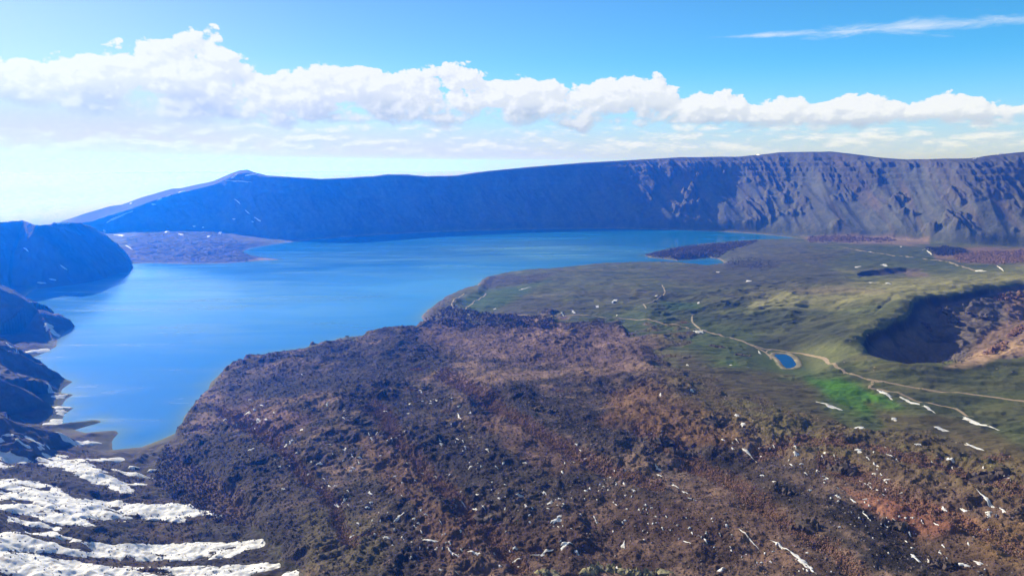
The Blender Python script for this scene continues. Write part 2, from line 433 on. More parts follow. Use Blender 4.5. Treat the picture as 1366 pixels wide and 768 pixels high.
# --------- spurs of the left wall: crest lines (x, y, z) with straight flanks
def crest(lst):
    o = []
    for p in lst:
        if len(p) == 3: o.append(tuple(float(v) for v in at_z(*p)) + (float(p[2]),))
        else: o.append(tuple(float(v) for v in p[1:]))
    return o
flank = fbm(X, Y, 240, 5, 51, .55, CELL, True)
SPURS = [([('w', -4200, 2600, 430), (-60, 292, 330), (0, 295.5, 305), (30, 294, 300), (48, 298.5, 290), (62, 298, 288), (85, 295.5, 283), (105, 296, 272), (125, 303, 225), (140, 313, 165), (160, 333, 80), (179, 349, 0)], 1.05, 14),
         ([('w', -3200, 2100, 480), (-120, 330, 235), (0, 383, 165), (30, 397, 125), (52, 411, 82), (66, 440, 28), (77, 461, 0)], .76, 14),
         ([('w', -2800, 1600, 480), (-120, 410, 195), (0, 460, 120), (40, 478, 76), (70, 491, 38), (96, 507, 0)], .72, 13),
         ([('w', -2600, 1300, 480), (-100, 440, 180), (0, 505, 96), (50, 530, 42), (84, 547, 2)], .66, 12),
         ([('w', -2400, 1000, 470), (-100, 536, 150), (0, 556, 112), (60, 573, 62), (100, 587, 26), (118, 597, 8)], .52, 8),
         ([('w', -4200, 2600, 430), ('w', -3300, 1500, 500), ('w', -2700, 700, 520), ('w', -2300, -400, 520)], .80, 12)]
spur_m = np.zeros(h.shape, f32)
for pts, sl_, amp in SPURS:
    d, z = line_d(crest(pts), X, Y)
    s_ = z + 3 - sl_ * d * (1 + .10 * np.clip(flank, -1, 1)) + flank * amp * np.clip(z / 90, .15, 1) * np.clip(d / 60, 0, 1) - 3 * amp * .3
    m = s_ > h
    spur_m = np.maximum(spur_m, sstep(s_ - h, 0, 12))
    h = np.where(m, s_, h)
# --------- the pits in the meadow
PIT_PX = [(1150, 468), (1154, 458), (1165, 451), (1185, 443), (1205, 434), (1216, 427), (1217, 414), (1222, 405), (1232, 400), (1262, 398), (1290, 394), (1330, 385), (1366, 380), (1420, 382), (1460, 400), (1465, 430), (1430, 462), (1390, 482), (1345, 490), (1300, 489), (1250, 492), (1205, 493), (1175, 486), (1158, 477)]
rimz = tps(*[np.array(v) for v in at_z(1260, 440, 120.)])
PZ = [118 if p[1] > 440 else 132 for p in PIT_PX]
PIT = np.array([at_z(p[0], p[1], 118 + 30 * sstep(np.float64(480 - p[1]), 0, 90)) for p in PIT_PX])
pit_sd = poly_sd(PIT, X, Y) + fbm(X, Y, 90, 4, 61, .6, CELL) * 6
rimh = 118 + 30 * sstep(1250 / 1000 * 0 + (R2 - 1600) / 700, 0, 1)
band = sstep(pit_sd, 260, 0)
h = np.where((pit_sd < 260) & (R2 < 3200), h * (1 - band) + (rimh + wn2 * 3) * band, h)
h = h + 7 * np.exp(-((pit_sd - 34) / 26) ** 2) * (R2 < 3200)
pin = np.clip(-pit_sd, 0, None)
pL = 95 + 200 * sstep(PX0, 1240, 1320)
pd_ = 108 * (1 - np.exp(-pin / pL)) + sstep(pin, 0, 14) * 5
pitn = fbm(X, Y, 110, 5, 63, .6, CELL, True)
h = np.where(pin > 0, h - pd_ + (pitn * 8 + fbm(X, Y, 34, 4, 64, .6, CELL, True) * 2.5) * sstep(pin, 4, 50), h)
pitm = sstep(pin, 0, 4)
for pts, sl_ in (([(1236, 399, 136), (1256, 414, 122), (1268, 436, 92), (1262, 458, 62)], .95), ([(1219, 424, 128), (1238, 440, 88), (1246, 466, 50)], .8), ([(1400, 392, 150), (1355, 398, 128), (1330, 402, 108)], .9)):
    d, z = line_d([tuple(float(v) for v in at_z(p[0], p[1], p[2])) + (p[2],) for p in pts], X, Y)
    cr = z + pitn * 7 - sl_ * d
    h = np.where((pin > 0) & (cr > h), cr, h)
SPIT = np.array([at_z(p[0], p[1], 80.) for p in [(1142, 365), (1158, 361.5), (1185, 360), (1210, 360.5), (1228, 363), (1236, 366), (1226, 369), (1195, 370.5), (1165, 370.5), (1146, 369)]])
spit_sd = poly_sd(SPIT, X, Y) + wn1 * 7
h = h - np.where(spit_sd < 0, 34 * (1 - np.exp(np.minimum(spit_sd, 0) / 45)), 0)
# --------- rolling lava, meadow and hill relief
hill = fbm(X, Y, 520, 4, 71, .5, CELL)
roll = fbm(X + wn2 * 60, Y * 1.5 + wn2 * 40, 240, 4, 73, .5, CELL, True)
landm = sstep(sd, 4, 60)
n0 = fbm(X, Y, 300, 3, 72, .5)
mead = landm * (1 - lava) * (1 - spur_m) * (1 - sstep(-pit_sd, -10, 10)) * (R2 < 6500)
h = h + mead * (hill * 4 + roll * 2.3 * sstep(PX0, 350, 600))
lob = sstep(PX0, 1010, 1100) * sstep(PY0, 455, 430) * sstep(PY0, 372, 385) * mead      # terraces behind the crater
h = h + lob * fbm(X * .6 + Y * .8, (Y - X) * .25, 130, 4, 75, .5, CELL, True) * 9
h = h + mead * (R2 < 5000) * (fbm(X, Y * 1.4, 75, 4, 77, .55, CELL, True) * 1.5 + wn1 * 1.6)
stri = fbm(X * .30 + n0 * 50, Y + X * .25, 62, 4, 74, .6, CELL, True)
h = h + mead * (R2 < 5200) * stri * 3.2
mnd = mead * pmask([(820, 500), (900, 505), (1010, 540), (1120, 575), (1250, 600), (1400, 610), (1400, 680), (1100, 640), (900, 600), (820, 560)], 16)
h = h + mnd * (fbm(X, Y, 120, 4, 78, .6, CELL) * 9 + fbm(X, Y, 38, 4, 79, .6, CELL, True) * 2.2)
SCARP = [([(1366, 366), (1300, 374), (1240, 384), (1222, 393), (1192, 403), (1178, 416), (1165, 430), (1140, 441), (1090, 449), (1040, 458)], 9, 2.0), ([(1290, 372), (1200, 388), (1155, 400), (1120, 416), (1095, 436)], 7, 1.6), ([(1180, 384), (1110, 396), (1050, 404), (990, 404)], 6, 1.4),
         ([(1100, 388), (1020, 392), (960, 396), (880, 399), (820, 404)], 8, 1.5), ([(1060, 420), (1000, 428), (940, 428), (880, 420), (830, 412), (780, 414)], 7, 1.6), ([(940, 398), (905, 408), (880, 424)], 5, 1.3), ([(1366, 398), (1366, 399), (1366, 400)], 1, .1)]
scar = np.zeros(h.shape, f32)
for pts, dp, wd in SCARP:
    m_ = pline(pts, wd, wd, PX0 + wn1 * 2.2, PY0 + wn2 * 1.2); h = h - mead * m_ * dp * .3; scar = np.maximum(scar, m_)
gul = mead * pmask([(850, 395), (1080, 375), (1060, 440), (860, 440)], 12)
h = h + gul * fbm((X + Y) * .35, Y - X * .6, 170, 4, 76, .55, CELL, True) * 8
lm = np.maximum(lava, flow_lava * .35)
tip = sstep(R2, 2600, 700)
GULL = [([(500, 555), (535, 600), (580, 655), (640, 715), (690, 775)], 9), ([(1095, 632), (1150, 655), (1215, 680), (1290, 715), (1380, 750)], 8), ([(850, 585), (920, 622), (985, 662), (1040, 705), (1110, 745), (1160, 790)], 8), ([(600, 505), (660, 550), (730, 600), (810, 640), (880, 665)], 7), ([(300, 560), (370, 600), (430, 660), (470, 740)], 7), ([(1010, 620), (1080, 600), (1180, 615), (1300, 655), (1400, 690)], 7)]
gl = np.zeros(h.shape, f32)
for pts, w_ in GULL: gl = np.maximum(gl, pline([(p[0], p[1]) for p in pts], w_, w_, PX0 + wn1 * 9, PY0 + wn2 * 5))
h = h - gl * lava * 5.5
rid = fbm(X + wn1 * 14, Y + wn1 * 10, 90, 6, 81, .62, CELL, True)
rid2 = fbm(X * .9 + Y * .45, (Y - X * .5) * .55, 210, 3, 83, .55, CELL, True)
blk = np.abs(fbm(X, Y, 26, 4, 85, .65, CELL))
lob2 = fbm(X + wn1 * 50, Y + wn2 * 50, 380, 3, 84, .5, CELL, True)
rough = .45 + .9 * sstep(fbm(X, Y, 260, 4, 82, .55), -.35, .5)         # smoother pans between rough ridges
ramp = np.where(sd < 200, 1, .25 + .75 * sstep(lava_w, .40, .80))
h = h + lm * ramp * np.clip(sd / 20, 0, 1) * (rid * 4.2 * rough + rid2 * 5.5 + lob2 * 5.5 + blk * 3.0 * rough)
brown = pmask([(300, 640), (400, 690), (430, 770), (400, 900), (100, 900), (230, 640)], 14)
wood_l = landm * (1 - lava) * (1 - sstep(PX0, 390, 410)) * (1 - spur_m)
lw_ = (land / 15 + fbm(X, Y, 160, 3, 89, .5) * .5); lw_ = (np.floor(lw_) + sstep(lw_ - np.floor(lw_), .15, .6) - lw_) * 15
h = h + wood_l * (fbm(X, Y, 30, 4, 87, .6, CELL) * 2.0 + fbm(X, Y, 90, 3, 86, .5) * 3) * sstep(sd, 5, 50) + wood_l * lw_ * .55 * sstep(sd, 60, 200) * (1 - sstep(PX0, 300, 395))
h = h + spur_m * np.clip(h / 20, 0, 1) * (fbm(X, Y, 60, 5, 88, .62, CELL, True) * 4.5 + flank * 3)
# --------- far wall and what lies behind it
_ga = np.linspace(-math.pi, math.pi, 7201); _gk = np.exp(-.5 * (np.arange(-60, 61) / 26.) ** 2); _gk /= _gk.sum()
_gd = np.interp(_ga, wa, wb); _gs = np.convolve(np.pad(_gd, 60, mode='edge'), _gk, 'valid')
Db = np.interp(A2w, _ga, _gs).astype(f32); Zb = np.interp(A2w, wa, wz).astype(f32)
Ww = np.interp(A2w, wa, wW).astype(f32); Zr = np.interp(A2w, wa, wrim).astype(f32); Zs = np.interp(A2w, wa, ws).astype(f32)
bx = np.sin(wa) * np.array(wb); by = np.cos(wa) * np.array(wb)
arc = np.concatenate([[0], np.cumsum(np.hypot(np.diff(bx), np.diff(by)))])
U = np.interp(A2w, wa, arc).astype(f32)
s = R2 - Db
wj = fbm(U, s * .5, 420, 4, 91, .5) * 26
s = s + wj * sstep(s, -10, 80) * sstep(s, 900, 500)
t = s / Ww
prof = np.where(t < .68, t / .68 * .60, .60 + (t - .68) / .32 * .40)
talus = sstep(t, 0, .08)
Hh = Zr - Zb
wallz = Zb + Hh * prof
slant = U + s * .55
g1 = fbm(slant, s * .22, 430, 3, 93, .5, CELL, True)
gv = sstep(fbm(U, s * .4, 700, 3, 94, .5), -.5, .5)
g2 = fbm(slant + g1 * 45 + wn2 * 25, s * .22, 190, 4, 95, .6, CELL, True) * (.45 + .8 * gv)
g3 = fbm(slant, s * .45, 60, 4, 97, .62, CELL, True)
rock = sstep(fbm(U, s, 330, 4, 99, .6) + 1.3 * (t - .55) + .08, -.08, .30)
gA = sstep(np.degrees(A2w), 4, 13)
env = np.clip(t / .10, 0, 1) * np.clip((1.0 - t) / .15, 0, 1) ** .8
wallz = wallz + env * (g1 * (12 + 16 * gA) + g2 * (3 + 15 * gA) * (.10 + rock) + g3 * (2.5 + 9 * gA) * (rock + .05))
# ledges of the cliff band
led = fbm(U, s, 160, 3, 101, .5) * .25
lv = (wallz / 46 + led)
st_ = (np.floor(lv) + sstep(lv - np.floor(lv), .25, .85) - lv) * 46
wallz = wallz + st_ * .55 * env * sstep(t, .60, .72) * (.35 + .65 * gA)
# behind the edge: rises a little to the skyline, then falls away outside the crater
sb = s - Ww
bk = np.clip(sb / 260, 0, 1)
outer = Zr + (Zs - Zr) * bk - np.clip(sb - 260, 0, None) * .17 + fbm(X, Y, 300, 4, 103, .5, CELL) * 3 * sstep(sb, 30, 200) * sstep(sb, 900, 300)
outer = np.maximum(outer, -260 + fbm(X, Y, 9000, 5, 105, .5, CELL) * 90)
wz_full = np.where(sb < 0, wallz, outer)
wm = sstep(s, 0, 60)
h = np.where(s > 0, np.where(s < 60, h * (1 - wm) + wz_full * wm, wz_full), h)
isl = (s > 0) & (spur_m > .5) & (R2 < 4600)
Z = h.astype(f32)
# spurs again above whatever the wall loft put there
for pts, sl_, amp in SPURS[:1]:
    d, z = line_d(crest(pts), X, Y)
    s_ = z - sl_ * d * (1 + .10 * np.clip(flank, -1, 1)) + flank * amp * np.clip(z / 90, .15, 1) * np.clip(d / 60, 0, 1) - amp * .3
    Z = np.where((R2 > Db) & (s_ > Z), s_, Z)
# --------- small pond with its flat basin
POND_Z = 84.0
POND = np.array([at_z(p[0], p[1], POND_Z) for p in [(1031, 474.5), (1034, 472), (1042, 471.8), (1050, 472.3), (1057, 476), (1061, 481), (1064, 486), (1061, 489.5), (1055, 491.5), (1048, 491.5), (1043, 487), (1039, 481), (1035, 477)]])
psd = poly_sd(POND, X, Y)
psd = psd + fbm(X, Y, 30, 3, 66, .6) * 2.2 * sstep(psd, -4, 8) * sstep(psd, 60, 20)
pb = sstep(psd, 120, 14)
Z = np.where(psd < 120, Z * (1 - pb) + (POND_Z + .9) * pb, Z)
Z = np.where((psd < 14) & (psd > 0), POND_Z + .9 + 1.2 * np.sin(np.clip(psd / 14, 0, 1) * math.pi), Z)
Z = np.where(psd < 1, POND_Z + .9 - 2.5 * sstep(psd, 1, -8), Z).astype(f32)
PX, PY = to_px(X, Y, Z)

def height(x, y):
    """ground height at world x, y (bilinear in the polar grid)"""
    x = np.asarray(x, float); y = np.asarray(y, float)
    a = np.arctan2(x, y); r = np.hypot(x, y)
    ai = np.clip(np.interp(a, AZ[:len(az_f)], np.arange(len(az_f))), 0, len(az_f) - 1.001)
    ri = np.clip(np.interp(r, R, np.arange(NR)), 0, NR - 1.001)
    i = ai.astype(int); j = ri.astype(int); u = ai - i; v = ri - j
    return Z[i, j] * (1 - u) * (1 - v) + Z[i + 1, j] * u * (1 - v) + Z[i, j + 1] * (1 - u) * v + Z[i + 1, j + 1] * u * v
def hit(px, py):
    """first point of the ground seen at a photo pixel"""
    dx, dy, dz = [float(v) for v in ray(px, py)]
    ks = np.geomspace(600, 9000, 3000)
    hx = math.hypot(dx, dy)
    zz = H + dz * ks / hx
    g = height(dx * ks / hx, dy * ks / hx)
    b_ = np.nonzero(zz <= g)[0]
    if len(b_):
        i_ = b_[0]; k = ks[i_]
        if i_:
            e0 = zz[i_ - 1] - g[i_ - 1]; e1 = zz[i_] - g[i_]
            k = ks[i_ - 1] + (ks[i_] - ks[i_ - 1]) * e0 / (e0 - e1 + 1e-9)
    else: k = ks[-1]
    return dx * k / hx, dy * k / hx

# ------------------------------------------------------------------ colour of the ground itself (albedo), by what grows or lies there, plus painted hollow shade and far haze
def lerp(c, col, m):
    col = np.asarray(col, f32)
    c += (col - c) * m[..., None]
def nclip(x, lo, hi): return sstep(x, lo, hi)
gx_ = np.gradient(Z, axis=1) / np.gradient(R2, axis=1)
slope = np.abs(gx_)
n_s = fbm(X, Y, 45, 4, 201, .6, CELL); n_m = fbm(X, Y, 190, 5, 203, .6, CELL); n_l = fbm(X, Y, 700, 4, 205, .55)
n_st = fbm(X * .35 + n_m * 40, Y * 1.6, 230, 5, 207, .6, CELL)
C = np.empty((NA, NR, 3), f32); C[:] = (.104, .118, .040)
lerp(C, (.150, .140, .062), nclip(n_st, -.1, .8) * .8)
lerp(C, (.042, .056, .024), nclip(n_m, .0, .6) * .8)
lerp(C, (.090, .080, .055), nclip(n_l, .0, .7) * .6)
lerp(C, (.030, .034, .022), nclip(roll, .15, 1.0) * .35 * mead)
lerp(C, (.034, .040, .022), np.clip(scar * .5 + nclip(-stri, .1, 1.0) * .35, 0, 1) * mead)  # shade of scarps and striation hollows painted dark into the turf
# bright and dull greens of the meadow
def gpatch(poly, soft, warp, col, k, w=None):
    lerp(C, col, pmask(poly, soft, warp, wn1 if w is None else w, PX, PY) * k)
gpatch([(603, 405), (640, 388), (700, 380), (735, 372), (700, 392), (660, 412), (625, 418)], 5, 3, (.045, .095, .020), .75)
gpatch([(740, 425), (870, 410), (1000, 432), (1040, 470), (1130, 500), (1100, 520), (1000, 500), (900, 460)], 14, 6, (.050, .080, .024), .7)
gpatch([(880, 402), (930, 404), (935, 412), (895, 414)], 4, 2, (.055, .13, .020), .8)
gpatch([(930, 478), (980, 480), (990, 490), (950, 492)], 5, 4, (.060, .14, .015), .7)
gpatch([(1080, 508), (1115, 506), (1160, 520), (1205, 545), (1150, 556), (1110, 535), (1095, 520)], 9, 9, (.056, .165, .012), .9)
gpatch([(1040, 525), (1110, 530), (1230, 560), (1250, 600), (1150, 590), (1060, 560)], 14, 8, (.055, .085, .024), .6)
gpatch([(1130, 440), (1200, 410), (1222, 428), (1150, 452), (1140, 480), (1090, 500), (1060, 465)], 10, 5, (.115, .125, .052), .75)
gpatch([(1000, 388), (1120, 380), (1366, 352), (1480, 348), (1480, 368), (1366, 378), (1240, 394), (1150, 402), (1080, 410), (1000, 415)], 7, 6, (.215, .205, .085), .85)
gpatch([(1060, 384), (1130, 380), (1180, 388), (1120, 394), (1060, 392)], 6, 5, (.19, .150, .095), .6)
gpatch([(1210, 322), (1280, 330), (1366, 362), (1280, 372), (1100, 350), (1150, 332)], 9, 5, (.058, .078, .032), .7)
gpatch([(930, 350), (1100, 345), (1130, 380), (1000, 395), (900, 380)], 12, 10, (.060, .058, .040), .6)
gpatch([(990, 470), (1010, 452), (1090, 440), (1130, 430), (1130, 455), (1080, 462), (1030, 464)], 9, 6, (.038, .045, .025), .75)
gpatch([(900, 395), (1000, 420), (1110, 428), (1060, 450), (960, 440), (860, 410)], 12, 8, (.040, .050, .026), .5)
# right foreground meadow turning brown toward the lava
gpatch([(900, 470), (1010, 490), (1090, 520), (1110, 560), (1250, 600), (1400, 612), (1400, 660), (1150, 620), (1000, 575), (900, 520)], 12, 12, (.075, .060, .032), .8)
gpatch([(1160, 540), (1280, 560), (1400, 610), (1400, 640), (1280, 610), (1180, 575)], 8, 8, (.100, .075, .035), .7)
gpatch([(1366, 480), (1366, 530), (1250, 520), (1200, 500)], 10, 8, (.048, .062, .028), .5)
for k in range(5):      # dark gullies on the slope at the right
    gpatch([(1366 - k * 26, 548 + k * 2), (1372 - k * 26, 552 + k * 2), (1310 - k * 26, 578 + k * 2), (1306 - k * 26, 574 + k * 2)], 4, 3, (.03, .034, .022), .5)
# brown shrubby and bare ground on the left side
woodl = wood_l * (R2 < 5200)
lerp(C, (.040, .032, .029), woodl * .95)
lerp(C, (.085, .052, .040), woodl * nclip(n_m, .0, .7) * .6)
lerp(C, (.045, .042, .030), woodl * nclip(n_s, .1, .8) * .5)
gpatch([(180, 300), (330, 300), (380, 350), (180, 356)], 3, 2, (.072, .064, .050), .85)
gpatch([(330, 347), (360, 343), (378, 347), (350, 350)], 1.5, 1, (.38, .27, .17), .8)
gpatch([(80, 570), (160, 572), (160, 600), (240, 580), (250, 600), (220, 620), (140, 608), (90, 590)], 5, 4, (.085, .072, .062), .6)
gpatch([(230, 590), (330, 660), (340, 700), (300, 690), (230, 640)], 9, 8, (.105, .060, .050), .6)
# lava
La = lm
lv0 = np.empty_like(C); lv0[:] = (.058, .050, .047)
def lmix(col, m): lv0.__iadd__((np.asarray(col, f32) - lv0) * m[..., None])
lmix((.195, .140, .112), nclip(n_m + n_s * .6 + n_l * .4, .0, 1.0) * .8)
lmix((.022, .020, .022), nclip(-n_m - .3 * n_s + .3 * rid, .1, .9) * .8)
veg = np.clip(nclip(fbm(X, Y, 330, 5, 211, .62, CELL) + .25 * n_s, .12, .55) * nclip(-rid - rid2 * .4, -.5, .6) + gl * .45, 0, 1)
lmix((.225, .135, .098), veg * .85)
lmix((.20, .14, .12), nclip(fbm(X, Y, 14, 3, 213, .6, CELL), .35, 1.0) * .55)
def lp(poly, soft, warp, col, k):
    lmix(col, pmask(poly, soft, warp, wn1, PX, PY) * k)
lp([(560, 436), (860, 440), (900, 470), (820, 500), (740, 490), (640, 480), (560, 460)], 12, 10, (.185, .130, .130), .62)
lp([(380, 480), (560, 455), (620, 480), (520, 500), (420, 520), (330, 540), (300, 520)], 12, 12, (.028, .028, .034), .8)
lp([(900, 520), (1010, 555), (1000, 590), (960, 600), (880, 580), (800, 560), (820, 525), (870, 512)], 8, 8, (.150, .088, .045), .65)
lp([(1050, 590), (1366, 625), (1366, 768), (1280, 768), (1200, 700), (1100, 650)], 16, 14, (.140, .092, .066), .5)
lp([(1290, 700), (1366, 690), (1366, 768), (1320, 740)], 8, 10, (.17, .110, .055), .6)
lp([(1120, 650), (1240, 670), (1300, 700), (1230, 712), (1150, 680)], 7, 8, (.23, .100, .070), .6)
lp([(560, 520), (700, 530), (780, 620), (700, 700), (620, 640)], 20, 16, (.036, .032, .032), .5)
lp([(280, 600), (420, 600), (480, 700), (440, 768), (390, 768)], 16, 14, (.034, .031, .033), .6)
lp([(1000, 600), (1110, 630), (1130, 720), (1060, 740), (960, 660)], 16, 14, (.038, .033, .032), .6)
lp([(480, 590), (510, 590), (600, 680), (660, 720), (600, 740), (560, 690)], 8, 10, (.140, .085, .058), .55)
lp([(400, 680), (500, 690), (520, 768), (400, 768)], 10, 12, (.095, .085, .048), .6)
lp([(280, 545), (330, 530), (420, 560), (400, 585), (330, 570)], 8, 10, (.16, .095, .085), .5)
lp([(640, 560), (720, 560), (760, 600), (800, 620), (740, 630), (680, 600)], 8, 10, (.15, .09, .07), .4)
lp([(560, 700), (1000, 640), (1120, 768), (560, 768)], 30, 20, (.110, .066, .052), .45)
edge_r = (1 - pmask(LAVA_P, 45, 0, wn1, PX, PY - 22)) * sstep(PX, 800, 950)
lmix((.110, .090, .046), np.clip(edge_r * 1.6, 0, 1) * .8)
lmix((.085, .090, .036), edge_r * nclip(n_m + n_s * .5, -.1, .5) * .8)
lv0 *= np.array([1.16, 1.06, .97], f32)
C += (lv0 - C) * np.clip(La, 0, 1)[..., None]
lerp(C, (.085, .070, .068), bluff * (1 - lava) * .8 * sstep(sd, 130, 20))
# spurs: dark basalt with thin brown scree
sm = spur_m * (R2 < 4600)
lerp(C, (.052, .048, .050), sm)
lerp(C, (.095, .072, .062), sm * nclip(flank, -.2, .9) * .7)
# pits
pcol = pitm * (pit_sd < 0)
lerp(C, (.070, .060, .058), pcol)
lerp(C, (.125, .105, .095), pcol * nclip(pitn + n_s * .5, .1, .9) * .8)
gpatch([(1330, 392), (1500, 380), (1500, 470), (1290, 478), (1310, 450), (1345, 425)], 8, 6, (.155, .105, .082), .9)
gpatch([(1280, 392), (1340, 395), (1330, 430), (1290, 415)], 7, 5, (.085, .078, .078), .8)
gpatch([(1290, 478), (1366, 448), (1420, 440), (1420, 455), (1350, 468), (1310, 486), (1260, 491)], 4, 3, (.33, .22, .14), .9)
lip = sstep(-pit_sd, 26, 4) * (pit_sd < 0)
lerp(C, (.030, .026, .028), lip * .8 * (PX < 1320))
spm = sstep(-spit_sd, -2, 8) * (spit_sd < 2)
lerp(C, (.060, .054, .056), spm); gpatch([(1205, 362), (1236, 364), (1240, 369), (1210, 370)], 2, 2, (.17, .13, .11), .8)
# pale shore line all round the lake
shore = (sd > -6) & (sd < 60) & (Z < 12)
sw = np.interp(R2, [1200, 3000, 6000], [5, 8, 13]).astype(f32)
shb = sstep(sd, sw * 1.3, sw * .5) * (sd > -8) * (.55 + .4 * nclip(n_s, -.5, .5))
lerp(C, (.22, .18, .145), shb * np.where(R2 < 2600, .35, .8) * (spur_m < .4))
# pond rim
prim = sstep(psd, 15, 8) * (psd > -4) * (.65 + .35 * n_s)
lerp(C, (.30, .25, .18), prim)
# far wall: grey-violet scree, brown rock ribs
wmsk = (s > -20)
wc = np.empty_like(C); wc[:] = (.100, .110, .108)
def wmix(col, m): wc.__iadd__((np.asarray(col, f32) - wc) * m[..., None])
wst = fbm(slant, s * .09, 120, 5, 221, .6, CELL)
wmix((.125, .112, .100), nclip(wst, .05, .8) * .7)
wmix((.080, .080, .072), nclip(-wst, .15, .8) * .7)
wmix((.082, .078, .074), rock * nclip(g2 * .6 + g3 * .6, -.3, .8) * .7)
rb = nclip(fbm(X, Y, 900, 3, 223), .0, .7) * sstep(np.degrees(A2w), 8, 22)
wmix((.155, .110, .088), rb * nclip(wst, -.4, .6) * .75)
wmix((.085, .090, .050), sstep(t, .12, .0) * .6)
wmix((.050, .044, .036), sstep(sb, 0, 40))
wf = sstep(s, -20, 60) * (spur_m * (R2 < 4600) < .5)
C += (wc - C) * wf[..., None]
gpatch([(1070, 316), (1130, 312), (1240, 316), (1240, 326), (1180, 326), (1080, 321)], 3, 3, (.22, .16, .15), .8)
gpatch([(1240, 333), (1300, 330), (1380, 330), (1380, 352), (1300, 352), (1250, 345)], 3, 3, (.19, .125, .105), .8)
gpatch([(1235, 329), (1280, 330), (1300, 338), (1255, 341)], 2, 2, (.040, .036, .038), .9)
gpatch([(862, 340), (900, 331), (985, 323), (1010, 322), (970, 334), (930, 344), (900, 346)], 3, 2, (.060, .048, .050), .9)
gpatch([(985, 325), (1060, 320), (1100, 330), (1060, 342), (980, 345), (968, 342)], 4, 4, (.085, .085, .062), .7)
gpatch([(965, 350), (1000, 346), (1040, 352), (1040, 360), (970, 358)], 3, 3, (.045, .042, .040), .7)
gpatch([(640, 370), (740, 364), (720, 376), (650, 384)], 3, 3, (.075, .066, .054), .7)
lerp(C, (.52, .32, .26), sstep(R2, 9500, 14000))  # far plain coloured pale, painting in the bright haze toward the horizon
C *= (1 + .16 * n_s + .10 * n_m)[..., None]
np.clip(C, .008, .8, out=C)


# ------------------------------------------------------------------ materials
def new_mat(name):
    m = bpy.data.materials.new(name); m.use_nodes = True
    t = m.node_tree; t.nodes.clear(); b = NB(t)
    o = b.n('ShaderNodeOutputMaterial'); p = b.n('ShaderNodeBsdfPrincipled')
    b.l(p.outputs[0], o.inputs[0])
    return m, b, p, o
def ground_mat(name, fine=6.0, bump=1.0, var=.35, rough=.95):
    m, b, p, o = new_mat(name)
    at = b.n('ShaderNodeAttribute', attribute_name='albedo')
    g = b.n('ShaderNodeNewGeometry'); pos = g.outputs['Position']
    n1 = b.noise(pos, 1 / fine, 6, .65)
    n2 = b.noise(pos, 1 / (fine * .22), 3, .6)
    k = b.m('MULTIPLY_ADD', b.m('SUBTRACT', n1, .5), var * 2.6, 1.0)
    k = b.m('MULTIPLY_ADD', b.m('SUBTRACT', n2, .5), var * 1.3, k, False)
    v = b.n('ShaderNodeVectorMath', operation='SCALE'); b.l(at.outputs['Color'], v.inputs[0]); b.l(k, v.inputs['Scale'])
    b.l(v.outputs[0], p.inputs['Base Color'])
    p.inputs['Roughness'].default_value = rough
    p.inputs['Specular IOR Level'].default_value = .15
    bp = b.n('ShaderNodeBump'); bp.inputs['Strength'].default_value = .8; bp.inputs['Distance'].default_value = bump
    b.l(b.m('ADD', n1, b.m('MULTIPLY', n2, .35)), bp.inputs['Height'])
    b.l(bp.outputs[0], p.inputs['Normal'])
    return m
MAT_LAVA = ground_mat('lava_rock', 7, 4.5, .50)
MAT_MEADOW = ground_mat('meadow_turf', 9, 1.6, .46)
MAT_SHORE = ground_mat('bare_ground', 6, 1.6, .40)
MAT_WALL = ground_mat('wall_scree', 26, 9.0, .42)

def simple_mat(name, col, var=.3, scale=.3, rough=.9, bump=0.0, col2=None):
    m, b, p, o = new_mat(name)
    g = b.n('ShaderNodeNewGeometry')
    n1 = b.noise(g.outputs['Position'], scale, 5, .6)
    c2 = col2 or tuple(c * (1 - var) for c in col)
    c = b.mix(b.ss(n1, .35, .65), tuple(col) + (1,), tuple(c2) + (1,))
    b.l(c, p.inputs['Base Color'])
    p.inputs['Roughness'].default_value = rough
    p.inputs['Specular IOR Level'].default_value = .2
    if bump:
        bp = b.n('ShaderNodeBump'); bp.inputs['Distance'].default_value = bump; bp.inputs['Strength'].default_value = .8
        b.l(n1, bp.inputs['Height']); b.l(bp.outputs[0], p.inputs['Normal'])
    return m

# ------------------------------------------------------------------ mesh helpers
COL = SC.collection
def mesh_obj(name, verts, faces, mat, parent=None, loc=None, smooth=True, attrs=None, tri=False):
    verts = np.asarray(verts, f32).reshape(-1, 3); faces = np.asarray(faces, np.int32)
    me = bpy.data.meshes.new(name); k = faces.shape[1]
    me.vertices.add(len(verts)); me.vertices.foreach_set('co', verts.ravel())
    me.loops.add(faces.size); me.loops.foreach_set('vertex_index', faces.ravel())
    me.polygons.add(len(faces)); me.polygons.foreach_set('loop_start', np.arange(0, faces.size, k, dtype=np.int32))
    me.polygons.foreach_set('use_smooth', np.full(len(faces), smooth))
    if attrs:
        for an, av in attrs.items():
            a = me.attributes.new(an, 'FLOAT_COLOR', 'POINT')
            cc = np.ones((len(verts), 4), f32); cc[:, :av.shape[1]] = av
            a.data.foreach_set('color', cc.ravel())
    me.update(calc_edges=True); me.validate()
    if mat: me.materials.append(mat)
    o = bpy.data.objects.new(name, me); COL.objects.link(o)
    if parent: o.parent = parent
    if loc is not None: o.location = loc
    return o
def struct(o, kind='structure'):
    o['kind'] = kind; return o
def tag(o, label, cat, group=None, kind=None):
    o['label'] = label; o['category'] = cat
    if group: o['group'] = group
    if kind: o['kind'] = kind
    return o

